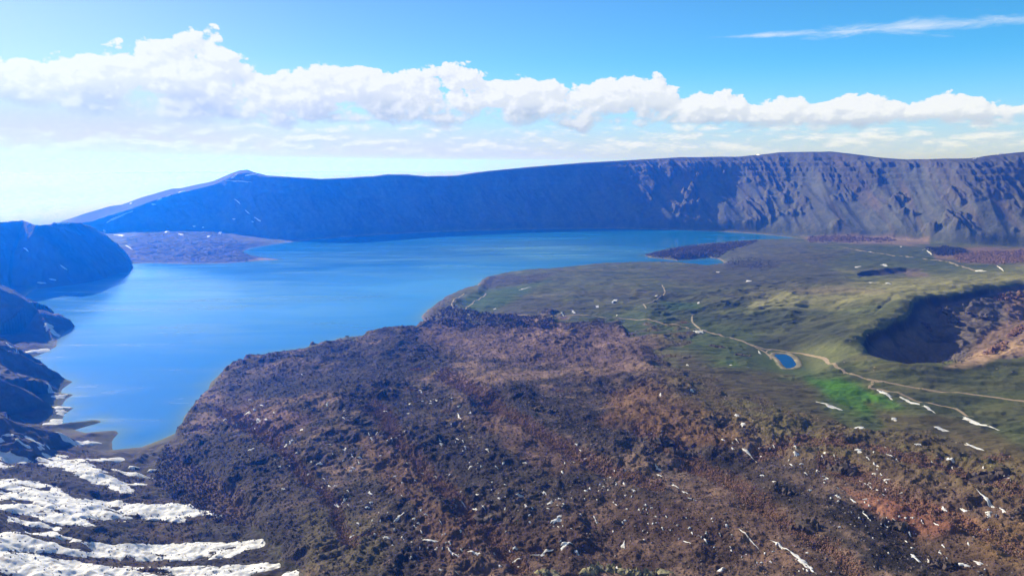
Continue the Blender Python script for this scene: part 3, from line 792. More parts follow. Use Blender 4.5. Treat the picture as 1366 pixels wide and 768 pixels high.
# ------------------------------------------------------------------ ground sheets: one grid, shared edges, split by what it is
I, J = np.meshgrid(np.arange(NA), np.arange(NR - 1), indexing='ij')
I2 = (I + 1) % NA
quads = np.stack([I * NR + J, I2 * NR + J, I2 * NR + J + 1, I * NR + J + 1], -1)
quads = quads[..., ::-1]                                  # face up
zone = np.ones((NA, NR), np.int8)                         # 1 meadow
zone[wood_l > .5] = 2
zone[(lava > .5)] = 0
zone[(sm > .5)] = 4
zone[wf > .5] = 3
zone[(sd < -12) & (R2 < Db)] = 5
zf = zone[I, J]
V3 = np.stack([X, Y, Z], -1).reshape(-1, 3); CF = C.reshape(-1, 3)
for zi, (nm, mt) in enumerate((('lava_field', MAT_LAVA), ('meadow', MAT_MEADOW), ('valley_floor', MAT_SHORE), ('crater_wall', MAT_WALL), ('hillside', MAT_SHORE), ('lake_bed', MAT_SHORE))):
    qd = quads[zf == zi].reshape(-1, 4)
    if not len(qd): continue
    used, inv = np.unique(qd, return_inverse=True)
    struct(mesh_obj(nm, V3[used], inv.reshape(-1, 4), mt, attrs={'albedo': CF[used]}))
# the patch straight below the camera
cidx = np.arange(NA) * NR
cv = np.concatenate([V3[cidx], [[0, 0, float(Z[:, 0].mean())]]])
cf = np.stack([np.full(NA, NA), (np.arange(NA) + 1) % NA, np.arange(NA)], 1)[:, ::-1]
struct(mesh_obj('ground', cv, cf, MAT_SHORE, attrs={'albedo': np.concatenate([CF[cidx], CF[:1]])}))

# ------------------------------------------------------------------ water
def water_mat(name, deep, shallow, rough=.12, bumpd=.25):
    m, b, p, o = new_mat(name)
    g = b.n('ShaderNodeNewGeometry'); pos = g.outputs['Position']
    at = b.n('ShaderNodeAttribute', attribute_name='depth')
    mp = b.n('ShaderNodeMapping'); b.l(pos, mp.inputs[0]); mp.inputs['Scale'].default_value = (.6, 1.6, 1)
    big = b.noise(mp.outputs[0], .0011, 4, .55, 1.2)
    mp2 = b.n('ShaderNodeMapping'); b.l(pos, mp2.inputs[0]); mp2.inputs['Scale'].default_value = (.4, 2.2, 1)
    strk = b.noise(mp2.outputs[0], .004, 5, .6, .8)
    ml = b.n('ShaderNodeAttribute', attribute_name='sky_sheen')
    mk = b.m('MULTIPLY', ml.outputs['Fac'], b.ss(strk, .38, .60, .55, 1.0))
    dc = b.mix(mk, tuple(deep) + (1,), (.125, .300, .46, 1))  # bright sky reflection painted into the water's base colour
    c = b.mix(at.outputs['Fac'], tuple(shallow) + (1,), dc)
    b.l(c, p.inputs['Base Color'])
    r = b.m('MULTIPLY_ADD', b.ss(big, .40, .62), .13, rough)
    r = b.m('MULTIPLY_ADD', b.ss(strk, .50, .64), .09, r)
    b.l(r, p.inputs['Roughness'])
    p.inputs['IOR'].default_value = 1.333
    w1 = b.noise(pos, .12, 4, .6); 
    bp = b.n('ShaderNodeBump'); bp.inputs['Distance'].default_value = bumpd; bp.inputs['Strength'].default_value = .6
    b.l(w1, bp.inputs['Height']); b.l(bp.outputs[0], p.inputs['Normal'])
    return m
MAT_LAKE = water_mat('lake_water', (.012, .165, .50), (.11, .22, .27), .07, .3)
MAT_POND = water_mat('pond_water', (.003, .035, .16), (.03, .06, .10), .06, .05)
si = np.arange(0, len(az_f), 3); sj = np.nonzero((R > 1000) & (R < 8000))[0][::3]
SD = sd[np.ix_(si, sj)]; wx = X[np.ix_(si, sj)]; wy = Y[np.ix_(si, sj)]
a_, b_ = np.meshgrid(np.arange(len(si) - 1), np.arange(len(sj) - 1), indexing='ij')
m_ = np.minimum.reduce([SD[a_, b_], SD[a_ + 1, b_], SD[a_, b_ + 1], SD[a_ + 1, b_ + 1]]) < 45
nj = len(sj)
qd = np.stack([a_ * nj + b_, a_ * nj + b_ + 1, (a_ + 1) * nj + b_ + 1, (a_ + 1) * nj + b_], -1)[m_]
used, inv = np.unique(qd, return_inverse=True)
wv_ = np.stack([wx, wy, np.zeros_like(wx)], -1).reshape(-1, 3)[used]
dep = 1 - np.exp(np.minimum(SD.reshape(-1)[used], 0) / 28)
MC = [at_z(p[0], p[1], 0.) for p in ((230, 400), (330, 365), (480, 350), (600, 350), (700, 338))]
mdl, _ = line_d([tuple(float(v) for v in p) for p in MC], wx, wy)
sky_sheen = (np.exp(-(mdl / 900) ** 2) * np.clip(.85 + .5 * fbm(wx * .5, wy, 900, 4, 331, .5), 0, 1.1)).reshape(-1)[used]  # strength of the painted reflection sheen along this line, broken by noise
struct(mesh_obj('lake', wv_, inv.reshape(-1, 4), MAT_LAKE, attrs={'depth': np.repeat(dep[:, None], 3, 1).astype(f32), 'sky_sheen': np.repeat(sky_sheen[:, None], 3, 1).astype(f32)}))
pc = POND.mean(0)
pring = [POND + (POND - pc) * k for k in (.12, -.25, -.7)]
pv = np.concatenate(pring + [pc[None]]); pn = len(POND); pf = []
for r_ in range(2):
    for k in range(pn):
        a = r_ * pn + k; b2 = r_ * pn + (k + 1) % pn
        pf += [(a, b2, b2 + pn), (a, b2 + pn, a + pn)]
pf += [(2 * pn + k, 2 * pn + (k + 1) % pn, 3 * pn) for k in range(pn)]
pdp = np.concatenate([np.zeros(pn), np.ones(2 * pn + 1)])[:, None].repeat(3, 1).astype(f32)
struct(mesh_obj('pond', np.column_stack([pv, np.full(len(pv), POND_Z)]), pf, MAT_POND, attrs={'depth': pdp}))


# ------------------------------------------------------------------ snow
def snow_mat(name, dirt):
    m, b, p, o = new_mat(name)
    g = b.n('ShaderNodeNewGeometry'); pos = g.outputs['Position']
    n1 = b.noise(pos, .12, 6, .65)
    c = b.mix(b.ss(n1, .50, .68), (.60, .60, .62, 1), dirt + (1,))
    b.l(c, p.inputs['Base Color']); p.inputs['Roughness'].default_value = .75
    n2 = b.noise(pos, .35, 4, .6)
    bp = b.n('ShaderNodeBump'); bp.inputs['Distance'].default_value = .15; bp.inputs['Strength'].default_value = .5
    b.l(n2, bp.inputs['Height']); b.l(bp.outputs[0], p.inputs['Normal'])
    return m
MAT_SNOW = snow_mat('snow', (.46, .41, .38)); MAT_SNOWD = snow_mat('old_snow', (.42, .34, .30))

def snow_sheet(name, poly, label, group=None, thick=.7, holes=.35, wlen=22, lift=0.0, mat=None):
    """a sheet of snow lying on the ground: the ground grid lifted, its edge diving below the soil"""
    P = np.asarray(poly, float)
    sel = (PX > P[:, 0].min() - 8) & (PX < P[:, 0].max() + 8) & (PY > P[:, 1].min() - 8) & (PY < P[:, 1].max() + 8) & (R2 < 7500)
    i0, i1 = np.nonzero(sel.any(1))[0][[0, -1]]; j0, j1 = np.nonzero(sel.any(0))[0][[0, -1]]
    sl = (slice(i0, i1 + 1), slice(j0, j1 + 1))
    xs, ys = X[sl], Y[sl]
    d = poly_sd(poly, PX[sl], PY[sl])
    sz = fbm(xs * .7, ys * 1.3, wlen, 4, 301, .65)
    d = d + sz * 2.2 + fbm(xs, ys, wlen * 3, 2, 305) * 2
    hn = fbm(xs * .45, ys, 30, 4, 307, .5) + .6 * fbm(xs * .3, ys, 80, 3, 309) + sstep(slope[sl], .5, 1.1) * .3
    k = np.clip(np.minimum(-d / 2.5, (holes + .40 - hn) / .40), -1, 1) * thick * 1.5
    zz = Z[sl] + k + lift
    ni, nj_ = xs.shape
    a, c = np.meshgrid(np.arange(ni - 1), np.arange(nj_ - 1), indexing='ij')
    keep = np.maximum.reduce([k[a, c], k[a + 1, c], k[a, c + 1], k[a + 1, c + 1]]) > -.4
    if not keep.any(): return None
    qd = np.stack([a * nj_ + c, a * nj_ + c + 1, (a + 1) * nj_ + c + 1, (a + 1) * nj_ + c], -1)[keep]
    used, inv = np.unique(qd, return_inverse=True)
    vv = np.stack([xs, ys, zz], -1).reshape(-1, 3)[used]
    org = vv.mean(0); org[2] = vv[:, 2].min()
    o = mesh_obj(name, vv - org, inv.reshape(-1, 4), mat or MAT_SNOW, loc=tuple(float(v) for v in org))
    return tag(o, label, 'snow', group)

def snow_blob(px, py, L, Wd, ang=0.0, label=None, group=None, thick=.8, name='snow_patch', lob=.35):
    """one small snow patch: centre, length and width in photo pixels, tilt in degrees in the photo"""
    x0, y0 = hit(px, py); z0 = float(height(x0, y0)); D = math.hypot(x0, y0)
    nth, nr_ = 22, 5
    ca, sa = math.cos(math.radians(ang)), math.sin(math.radians(ang))
    ph = [random.uniform(0, 6.28) for _ in range(4)]
    vs = []
    dep = max(.05, (H - z0) / math.hypot(D, H - z0))
    ring = []
    for k in range(nth):
        th = 2 * math.pi * k / nth
        rad = 1 + lob * (.5 * math.sin(2 * th + ph[0]) + .6 * math.sin(3 * th + ph[1]) + .5 * math.sin(5 * th + ph[2]) + .35 * math.sin(7 * th + ph[3]))
        ex, ey = math.cos(th) * L / 2 * rad, math.sin(th) * Wd / 2 * rad
        ring.append((ex * ca - ey * sa, ex * sa + ey * ca))
    sx = D / F; sy = D / F / dep                          # metres per photo pixel across and into the picture
    rx, ry = x0 / D, y0 / D                               # view direction on the ground
    def wpt(ex, ey):
        if D > 3600: return hit(px + ex, py + ey)
        return x0 + ry * ex * sx + rx * (-ey) * sy, y0 - rx * ex * sx + ry * (-ey) * sy
    th_ = thick * max(1, D / 2500)
    P = [wpt(0, 0)]; T = [th_]
    for q_ in range(1, nr_ + 1):
        f = q_ / nr_
        for ex, ey in ring:
            P.append(wpt(ex * f, ey * f)); T.append(th_ * (1 - f ** 2.5) if q_ < nr_ else -.5 * th_)
    P = np.array(P); zz = height(P[:, 0], P[:, 1]) + np.array(T)
    fs = [(0, 1 + k, 1 + (k + 1) % nth) for k in range(nth)]
    for q_ in range(nr_ - 1):
        for k in range(nth):
            a = 1 + q_ * nth + k; b2 = 1 + q_ * nth + (k + 1) % nth
            fs += [(a, a + nth, b2 + nth), (a, b2 + nth, b2)]
    fs = [f[::-1] for f in fs]
    o = mesh_obj(name, np.column_stack([P[:, 0] - x0, P[:, 1] - y0, zz - z0]), fs, MAT_SNOW, loc=(x0, y0, z0))
    return tag(o, label, 'snow', group) if label else o

SF = 'long snowfields on the slope at the lower left'
snow_sheet('snowfield', [(0, 574), (40, 583), (66, 595), (66, 603), (25, 596), (0, 592), (-40, 590), (-40, 570)], 'highest small snowfield at the left edge below the dark spur', SF, holes=.02)
snow_sheet('snowfield', [(-30, 598), (60, 602), (110, 612), (150, 633), (182, 652), (172, 660), (120, 642), (84, 624), (40, 616), (-30, 632)], 'narrow bluish snowfield curving down the dark gully towards the lake flat', SF, holes=.02)
snow_sheet('snowfield', [(-30, 636), (20, 638), (70, 645), (100, 665), (180, 668), (250, 671), (295, 688), (250, 697), (180, 692), (100, 690), (40, 668), (-30, 668)], 'broad snowfield with brush poking through, upper of the two long bands reaching the lava edge', SF, holes=.02)
snow_sheet('snowfield', [(-30, 668), (50, 674), (110, 690), (134, 703), (80, 700), (30, 686), (-30, 676)], 'thin snow strip on the dark ledge just under the upper broad snowfield', SF, holes=.05)
snow_sheet('snowfield', [(8, 687), (40, 694), (85, 703), (80, 707), (35, 702), (10, 696)], 'short snow ledge above a black rock step at the left', SF, holes=.15)
snow_sheet('snowfield', [(-30, 708), (70, 709), (110, 722), (200, 725), (300, 723), (352, 717), (352, 727), (310, 740), (250, 748), (200, 747), (130, 745), (60, 735), (-30, 733)], 'long clean snowfield ending in a rounded tongue beside the lava', SF, holes=.14)
snow_sheet('snowfield', [(-30, 732), (60, 742), (150, 756), (250, 755), (330, 750), (374, 750), (374, 757), (340, 764), (300, 790), (-30, 800)], 'lowest snowfield along the bottom left edge of the view', SF, holes=.10)
snow_sheet('snowfield', [(378, 764), (398, 759), (400, 775), (370, 780)], 'small snow corner at the bottom edge beside the lava flank', SF, holes=.6)

SH = 'snow patches along the left shore of the lake'
for px, py, L, W_, an, lb in [(139, 613, 40, 7, 4, 'snow patch on the flat just above the rounded bay of the lake'), (178, 622, 13, 4, 3, 'oval snow patch on the brown flat right of the shore snow'), (175, 631, 44, 5, 16, 'long slanting snow streak on the brown flat'),
        (157, 642, 20, 5, 12, 'stubby snow streak lowest but one on the brown flat'), (184, 646, 26, 4, 16, 'thin slanting snow streak lowest on the brown flat'), (203, 627, 13, 2, 2, 'tiny snow sliver at the foot of the lava flank'),
        (115, 591, 26, 5, -3, 'snow patch between the two low spits of the shore'), (88, 584, 24, 4, 8, 'snow patch left of the lower spit below the spur'), (75, 563, 22, 7, -3, 'large white snow patch at the root of the upper spit'),
        (82, 550, 13, 5, 0, 'snow patch on the cove shore under the third spur'), (82, 543, 18, 5, 2, 'flat snow patch at the shore notch above the spit'), (80, 529, 14, 4, -8, 'snow patch in the small cove beside the sharp rock point'),
        (69, 523, 11, 3, 8, 'little snow patch tucked behind the sharp rock point'), (52, 468, 28, 3, -4, 'thin snow rim along the narrow inlet between two spurs'), (22, 470, 16, 3, 22, 'slanting snow streak at the head of the narrow inlet'),
        (72, 443, 13, 3, 2, 'snow patch on the shore point of the second spur'), (64, 434, 9, 3, 0, 'small snow patch above the point of the second spur')]:
    snow_blob(px, py, L, W_, an, lb, SH, thick=1.2)
MS = 'snow patches on the meadow'
for px, py, L, W_, an, lb in [(1107, 541.5, 33, 2.6, 13, 'long snow streak on the dull grass left of the bright green patch'), (1181, 524, 21, 2.6, 22, 'snow streak beside the road right above the bright green patch'), (1215, 536.5, 22, 2.6, 18, 'snow streak second in line along the brown gully'),
        (1238, 544, 12, 2.4, 18, 'short snow streak third in line along the brown gully'), (1302, 564.5, 36, 3, 18, 'long snow streak farthest right in the brown gully'), (1252, 569.5, 20, 3.4, 12, 'snow streak alone on the brown grass below the gully'),
        (1193, 559, 8, 2.5, 4, 'tiny snow patch under the bright green patch'), (1146, 570.5, 13, 4, 0, 'blunt snow patch where grass meets the lava'), (1298, 595, 18, 3, 16, 'snow streak low on the right where the grass ends'), (1226, 593, 6, 2, 0, 'snow dot on the grass edge above the red lava'),
        (983, 554.5, 6, 4, 20, 'round snow patch on the brown mound'), (991, 564, 6, 5, 50, 'blocky snow patch just below the brown mound'), (1180, 353.5, 9, 3, 4, 'snow patch on the far lip of the small crater'), (1144, 356, 9, 2, -8, 'snow patch left of the small crater'),
        (1308, 361.5, 11, 3, 8, 'snow patch on the far meadow below the pink thicket'), (1335, 358, 10, 2.2, 40, 'bent snow streak at the far right of the meadow'), (1184, 378, 6, 2, 0, 'snow dot right below the small crater'), (1160, 377, 6, 1.6, 0, 'snow dot left below the small crater'),
        (998, 375, 8, 1.6, -5, 'snow sliver on the dark heath left of the small crater'), (931, 441.5, 14, 3, 8, 'snow patch beside the fork of the dirt road'), (765, 416, 6, 2.6, 30, 'snow patch at the left end of the meadow gully'), (750, 417.5, 5, 2, 20, 'snow dot left of the meadow gully'),
        (820, 401, 9, 3, -20, 'snow patch on the upper edge of the meadow gully'), (797, 409, 5, 1.6, 0, 'snow dot inside the meadow gully'), (823, 420.5, 3, 3, 60, 'snow dot on the road side right of the meadow gully'), (700, 385, 16, 1.2, -14, 'faint snow thread near the lake side of the peninsula'),
        (660, 412, 5, 1.6, -20, 'snow dot beside the peninsula path'), (958, 363, 5, 1.6, -4, 'snow dot near the small bay'), (876, 394, 6, 1.6, -30, 'snow dot on the upper peninsula path'), (932, 403, 3, 3.4, 60, 'snow dot above the light green meadow strip'),
        (1013, 470, 5, 2, 35, 'snow dot beside the pond inlet'), (917, 487, 3.5, 2, 10, 'snow dot at the upper lava margin'), (975, 486.5, 5, 1.8, 0, 'snow dot on the green strip above the mound'), (1161, 336, 4, 1.2, 0, 'snow dot by the far track'), (1202, 329, 4, 1.2, 0, 'snow dot under the far wall')]:
    snow_blob(px, py, L, W_, an, lb, MS)
snow_blob(1238, 331.5, 14, 2, -14, 'white snow bow upper half round the dark thicket', MS); snow_blob(1240, 337, 9, 2, 42, 'white snow bow lower half round the dark thicket', MS)
FS = 'snow patches on the far wall'
for px, py, L, W_, an, lb in [(158, 289.5, 34, 3, -24, 'bright slanting snow streak on the far left slope'), (83, 298, 19, 2, -2, 'snow line on the saddle at the left skyline'), (175, 271.6, 4, 2, -20, 'snow dot on the skyline of the far left slope'), (213, 266, 8, 2, -28, 'snow streak under the left skyline, lower one'), (225, 261.5, 7, 1.6, -20, 'snow streak under the left skyline, middle one'),
        (242, 256.5, 9, 1.5, -12, 'snow streak under the left skyline, upper one'), (205, 273, 6, 2, 0, 'snow dot below the left skyline'), (312, 236, 9, 2.5, -30, 'snow patch left under the sharp peak'), (335, 233.5, 16, 1.6, -6, 'snow patch right under the sharp peak'), (318, 242, 36, 1.3, 4, 'long thin snow band below the sharp peak'),
        (317, 269, 11, 1.1, 38, 'thin snow chute on the wall, upper piece'), (330, 283, 9, 1.1, 40, 'thin snow chute on the wall, middle piece'), (344, 293, 12, 1.6, 36, 'thin snow chute on the wall, lower piece'),
        (223, 309.5, 7, 1.6, -6, 'snow patch at the left of the brown foreland'), (242, 313, 8, 1.5, 10, 'snow patch mid foreland, left one'), (259, 302, 4.5, 2, 10, 'snow patch high on the foreland'), (279, 315.3, 6, 2, -10, 'snow patch mid foreland, right one'), (294, 310.5, 6, 3, -10, 'angular snow patch at the foreland knoll'), (271, 303.5, 3, 1.5, 0, 'snow dot high on the foreland'),
        (312, 292.5, 4, 1.5, 0, 'snow dot above the shaded knoll'), (337, 296, 3, 1.5, 20, 'snow dot right of the shaded knoll'), (160, 314, 14, 2, 3, 'snow bits at the foot of the spur beside the foreland'), (172, 330, 12, 1.6, 30, 'slanting snow streak on the edge of the spur'),
        (139, 308, 4, 3, 50, 'snow dot on the crest of the shaded spur'), (104, 382.5, 9, 1.6, -6, 'snow patch on the spur foot near the lake'), (70, 373, 10, 1.6, 10, 'snow patch on the spur foot, second from left'), (55, 377.5, 14, 1.6, 6, 'snow patch on the spur foot, leftmost'), (85, 357, 13, 1.5, 35, 'slanting snow streak above the spur foot'), (35, 333, 9, 1.6, 38, 'slanting snow streak high on the shaded spur'),
        (1010, 206.5, 12, 1.5, 0, 'snow patch on the rim of the great wall'), (1340, 204.5, 16, 1.5, -12, 'snow strip on the rim at the right'), (1305, 210.5, 12, 1.2, -14, 'thin snow strip lower on the rim at the right')]:
    snow_blob(px, py, L, W_, an, lb, FS, thick=2.5)
# snow flecks lying in the hollows of the lava
LF = 'snow flecks in the hollows of the lava field'
fle = [(340, 555, 20, 12, 20), (361, 540, 20, 8, -30), (440, 517, 14, 9, 30), (443, 545, 14, 8, 0), (432, 560, 16, 6, 0), (530, 587, 35, 8, -4), (493, 652, 20, 14, 30), (383, 650, 18, 7, 0), (287, 427, 18, 6, 0), (562, 652, 10, 10, 0), (620, 660, 50, 10, 15), (690, 700, 42, 10, 32), (655, 750, 18, 8, 0), (760, 700, 48, 8, 15),
       (710, 285, 28, 6, 70), (555, 276, 18, 5, 0), (485, 270, 18, 4, 0), (655, 368, 12, 8, 50), (310, 247, 10, 8, 0), (70, 273, 22, 7, 10), (100, 300, 22, 9, 0), (125, 293, 14, 8, 60), (720, 545, 34, 6, 36), (760, 565, 30, 6, 36), (745, 437, 14, 6, 0), (795, 385, 22, 5, 28), (910, 425, 16, 6, 0), (968, 517, 22, 10, 30), (985, 548, 28, 6, 0),
       (1003, 600, 46, 12, -28), (960, 705, 80, 9, -8), (1030, 670, 40, 16, -20), (883, 720, 40, 7, 0), (880, 683, 20, 7, 0), (895, 525, 26, 7, 0), (600, 458, 16, 5, 0), (335, 495, 12, 4, 0), (180, 505, 9, 6, 0), (200, 360, 14, 6, 0), (185, 373, 10, 7, 0), (175, 392, 12, 5, 0), (233, 325, 10, 8, 0), (233, 158, 10, 3, 0), (80, 385, 20, 4, 0), (545, 330, 14, 3, 0)]
fl = [(300 + a * .44, 430 + b_ * .44, L * .44, w * .44, g_) for a, b_, L, w, g_ in fle]
fl6 = [(400, 198, 12, 5, 0), (308, 210, 8, 8, 60), (530, 270, 12, 7, 0), (703, 382, 16, 7, 0), (885, 373, 24, 6, 4), (885, 306, 24, 8, 0), (978, 387, 18, 8, 20), (1150, 398, 22, 7, 14), (1055, 355, 14, 4, 0), (565, 382, 60, 5, 26), (350, 475, 24, 10, 30), (380, 495, 22, 6, 20), (400, 514, 24, 5, 10), (35, 645, 40, 16, -16), (10, 572, 30, 14, -30), (200, 650, 30, 14, -70),
       (180, 715, 18, 14, -40), (715, 690, 66, 16, 30), (745, 716, 44, 8, 40), (485, 718, 22, 14, -10), (1260, 516, 50, 9, 28), (1305, 545, 34, 6, 44), (1265, 553, 16, 16, 40), (1315, 455, 22, 8, 34), (1190, 705, 30, 8, 6), (1050, 685, 30, 10, 30), (1100, 702, 34, 6, 10), (910, 565, 30, 6, 36), (870, 520, 22, 5, 30), (690, 415, 12, 5, 20), (930, 440, 14, 6, 0),
       (965, 458, 16, 5, 0), (905, 470, 50, 6, 28), (950, 495, 50, 5, 30), (1195, 548, 26, 6, 24), (1135, 545, 18, 8, 30), (300, 425, 22, 6, 20), (90, 490, 12, 8, 0), (120, 577, 20, 8, 50), (65, 670, 24, 12, 30), (660, 655, 70, 5, 26), (640, 463, 18, 4, 0), (605, 445, 14, 5, 0), (305, 445, 16, 6, 30), (22, 437, 12, 10, 60), (1235, 700, 24, 6, 10), (560, 620, 60, 4, 30), (440, 635, 20, 5, 50), (385, 640, 24, 4, 30), (500, 590, 18, 8, 0)]
fl += [(740 + a * .458, 430 + b_ * .458, L * .458, w * .458, g_) for a, b_, L, w, g_ in fl6]
def place_txt(px, py):
    r_ = 'far' if py < 545 else 'middle' if py < 640 else 'near'
    c_ = 'left edge' if px < 430 else 'left half' if px < 580 else 'centre' if px < 740 else 'right of centre' if px < 920 else 'right half' if px < 1130 else 'right edge'
    return f'{r_} lava, {c_}'
import collections
_fl = collections.defaultdict(list)
for e in fl:
    _fl[('long', 'blunt', 'small')[0 if e[2] > 16 else 1 if e[2] > 9 else 2] + ' snow fleck, ' + place_txt(e[0], e[1])].append(e)
for lb, es in _fl.items():
    es.sort(); w_ = {1: [''], 2: ['leftmost ', 'rightmost '], 3: ['leftmost ', 'middle one, ', 'rightmost ']}.get(len(es), ['leftmost '] + [f'{n_} from the left, ' for n_ in ('second', 'third', 'fourth', 'fifth', 'sixth', 'seventh')][:len(es) - 2] + ['rightmost '])
    for e, w in zip(es, w_): snow_blob(e[0], e[1], e[2] * .85, e[3] * .8, e[4], w + lb, LF, thick=1.0, lob=.5)
# chains of tiny flecks
CH = [((455, 590), (470, 620), 8, 10), ((330, 548), (420, 640), 16, 22), ((560, 510), (650, 620), 18, 20), ((600, 650), (760, 690), 22, 22), ((470, 680), (700, 765), 30, 26), ((760, 640), (900, 700), 22, 24), ((880, 690), (1100, 765), 26, 22), ((1080, 640), (1330, 760), 36, 34), ((960, 590), (1200, 650), 18, 18), ((480, 545), (560, 660), 12, 22), ((1150, 600), (1340, 640), 8, 10), ((760, 600), (850, 660), 8, 12)]
_tv, _tf, _off = [], [], 0
for (ax, ay), (bx_, by_), cnt, jit in CH:
    for _ in range(int(cnt * 1.5)):
        u_ = random.random(); px = ax + (bx_ - ax) * u_ + random.gauss(0, jit); py = ay + (by_ - ay) * u_ + random.gauss(0, jit * .6)
        if not (300 < px < 1362 and 480 < py < 766): continue
        t_ = snow_blob(px, py, random.uniform(1.4, 5.2), random.uniform(.8, 1.9), random.uniform(-10, 45), None, None, thick=1.2, lob=.5)
        me = t_.data; co = np.empty(len(me.vertices) * 3, f32); me.vertices.foreach_get('co', co)
        vi = np.empty(len(me.loops), np.int32); me.loops.foreach_get('vertex_index', vi)
        _tv.append(co.reshape(-1, 3) + np.array(t_.location, f32)); _tf.append(vi.reshape(-1, 3) + _off); _off += len(me.vertices)
        bpy.data.objects.remove(t_); bpy.data.meshes.remove(me)
tag(mesh_obj('snow_flecks', np.concatenate(_tv), np.concatenate(_tf), MAT_SNOW), 'countless tiny snow flecks sprinkled in chains over the lava field', 'snow', None, 'stuff')

# ------------------------------------------------------------------ roads and paths, draped on the ground
MAT_ROAD = simple_mat('dirt_track', (.30, .235, .165), .25, .15, .95, .15)
MAT_PATH = simple_mat('worn_path', (.34, .29, .21), .25, .2, .95, .1)
def ribbon(name, pts, width, mat):
    W3 = np.array([hit(*p) for p in pts])
    dense = []
    n_ = len(W3)
    for k in range(n_ - 1):
        p0, p1, p2, p3 = W3[max(k - 1, 0)], W3[k], W3[k + 1], W3[min(k + 2, n_ - 1)]
        m_ = max(2, int(np.hypot(*(p2 - p1)) / 6))
        for t_ in np.linspace(0, 1, m_, endpoint=False):
            dense.append(.5 * ((2 * p1) + (-p0 + p2) * t_ + (2 * p0 - 5 * p1 + 4 * p2 - p3) * t_ ** 2 + (-p0 + 3 * p1 - 3 * p2 + p3) * t_ ** 3))
    dense.append(W3[-1]); Dn = np.array(dense)
    tg = np.gradient(Dn, axis=0); tg /= np.hypot(tg[:, 0], tg[:, 1])[:, None] + 1e-9
    nn = np.stack([-tg[:, 1], tg[:, 0]], 1)
    wv = width * (1 + .25 * np.interp(np.arange(len(Dn)), np.arange(0, len(Dn) + 8, 4), RNG.uniform(-1, 1, len(np.arange(0, len(Dn) + 8, 4)))))
    vs = []; cs = (-.5, -.25, 0, .25, .5)
    for c_ in cs:
        P = Dn + nn * (wv * c_)[:, None]
        vs.append(np.column_stack([P, height(P[:, 0], P[:, 1]) + (.38 if abs(c_) < .4 else .12)]))
    vs = np.stack(vs, 1).reshape(-1, 3); fs = []
    for k in range(len(Dn) - 1):
        for c_ in range(4):
            a = k * 5 + c_
            fs.append((a, a + 5, a + 6, a + 1))
    fs = np.array(fs)
    v0 = vs[fs[0]]; nrm = np.cross(v0[1] - v0[0], v0[2] - v0[0])
    if nrm[2] < 0: fs = fs[:, ::-1]
    return struct(mesh_obj(name, vs, fs, mat))
ribbon('dirt_road', [(690, 419.5), (730, 420), (770, 419.5), (830, 425), (880, 430), (905, 433), (940, 441), (975, 450.5), (1000, 459), (1018, 465), (1030, 466), (1048, 468.5), (1070, 471.5), (1090, 475.5), (1102, 480), (1106, 485), (1125, 494), (1150, 503.5), (1165, 507), (1200, 513), (1240, 520), (1290, 525), (1330, 530), (1385, 537)], 7.5, MAT_ROAD)
ribbon('dirt_road', [(1000, 459.6), (1012, 465), (1021, 470), (1028, 476), (1028, 479)], 6.0, MAT_ROAD)
ribbon('footpath', [(1022, 470), (1024, 467.5), (1030, 466)], 5, MAT_PATH)
ribbon('footpath', [(938, 441), (928, 434), (923, 427), (925, 420)], 6, MAT_PATH)
ribbon('footpath', [(619, 391), (606, 399), (603, 408), (612, 416)], 6, MAT_PATH)
ribbon('footpath', [(648, 391), (644, 396), (632, 402), (624, 409), (622, 414), (626, 420)], 6, MAT_PATH)
ribbon('footpath', [(862, 411), (858, 406), (868, 403), (880, 396), (887, 389), (883, 380)], 5, MAT_PATH)
ribbon('dirt_road', [(1120, 330), (1160, 336), (1210, 342), (1250, 347), (1262, 348.5), (1285, 356), (1300, 361)], 13, MAT_PATH)
ribbon('dirt_road', [(1163, 507), (1164, 512), (1160, 517), (1175, 520), (1210, 529), (1240, 537), (1275, 545), (1300, 556)], 6, MAT_ROAD)

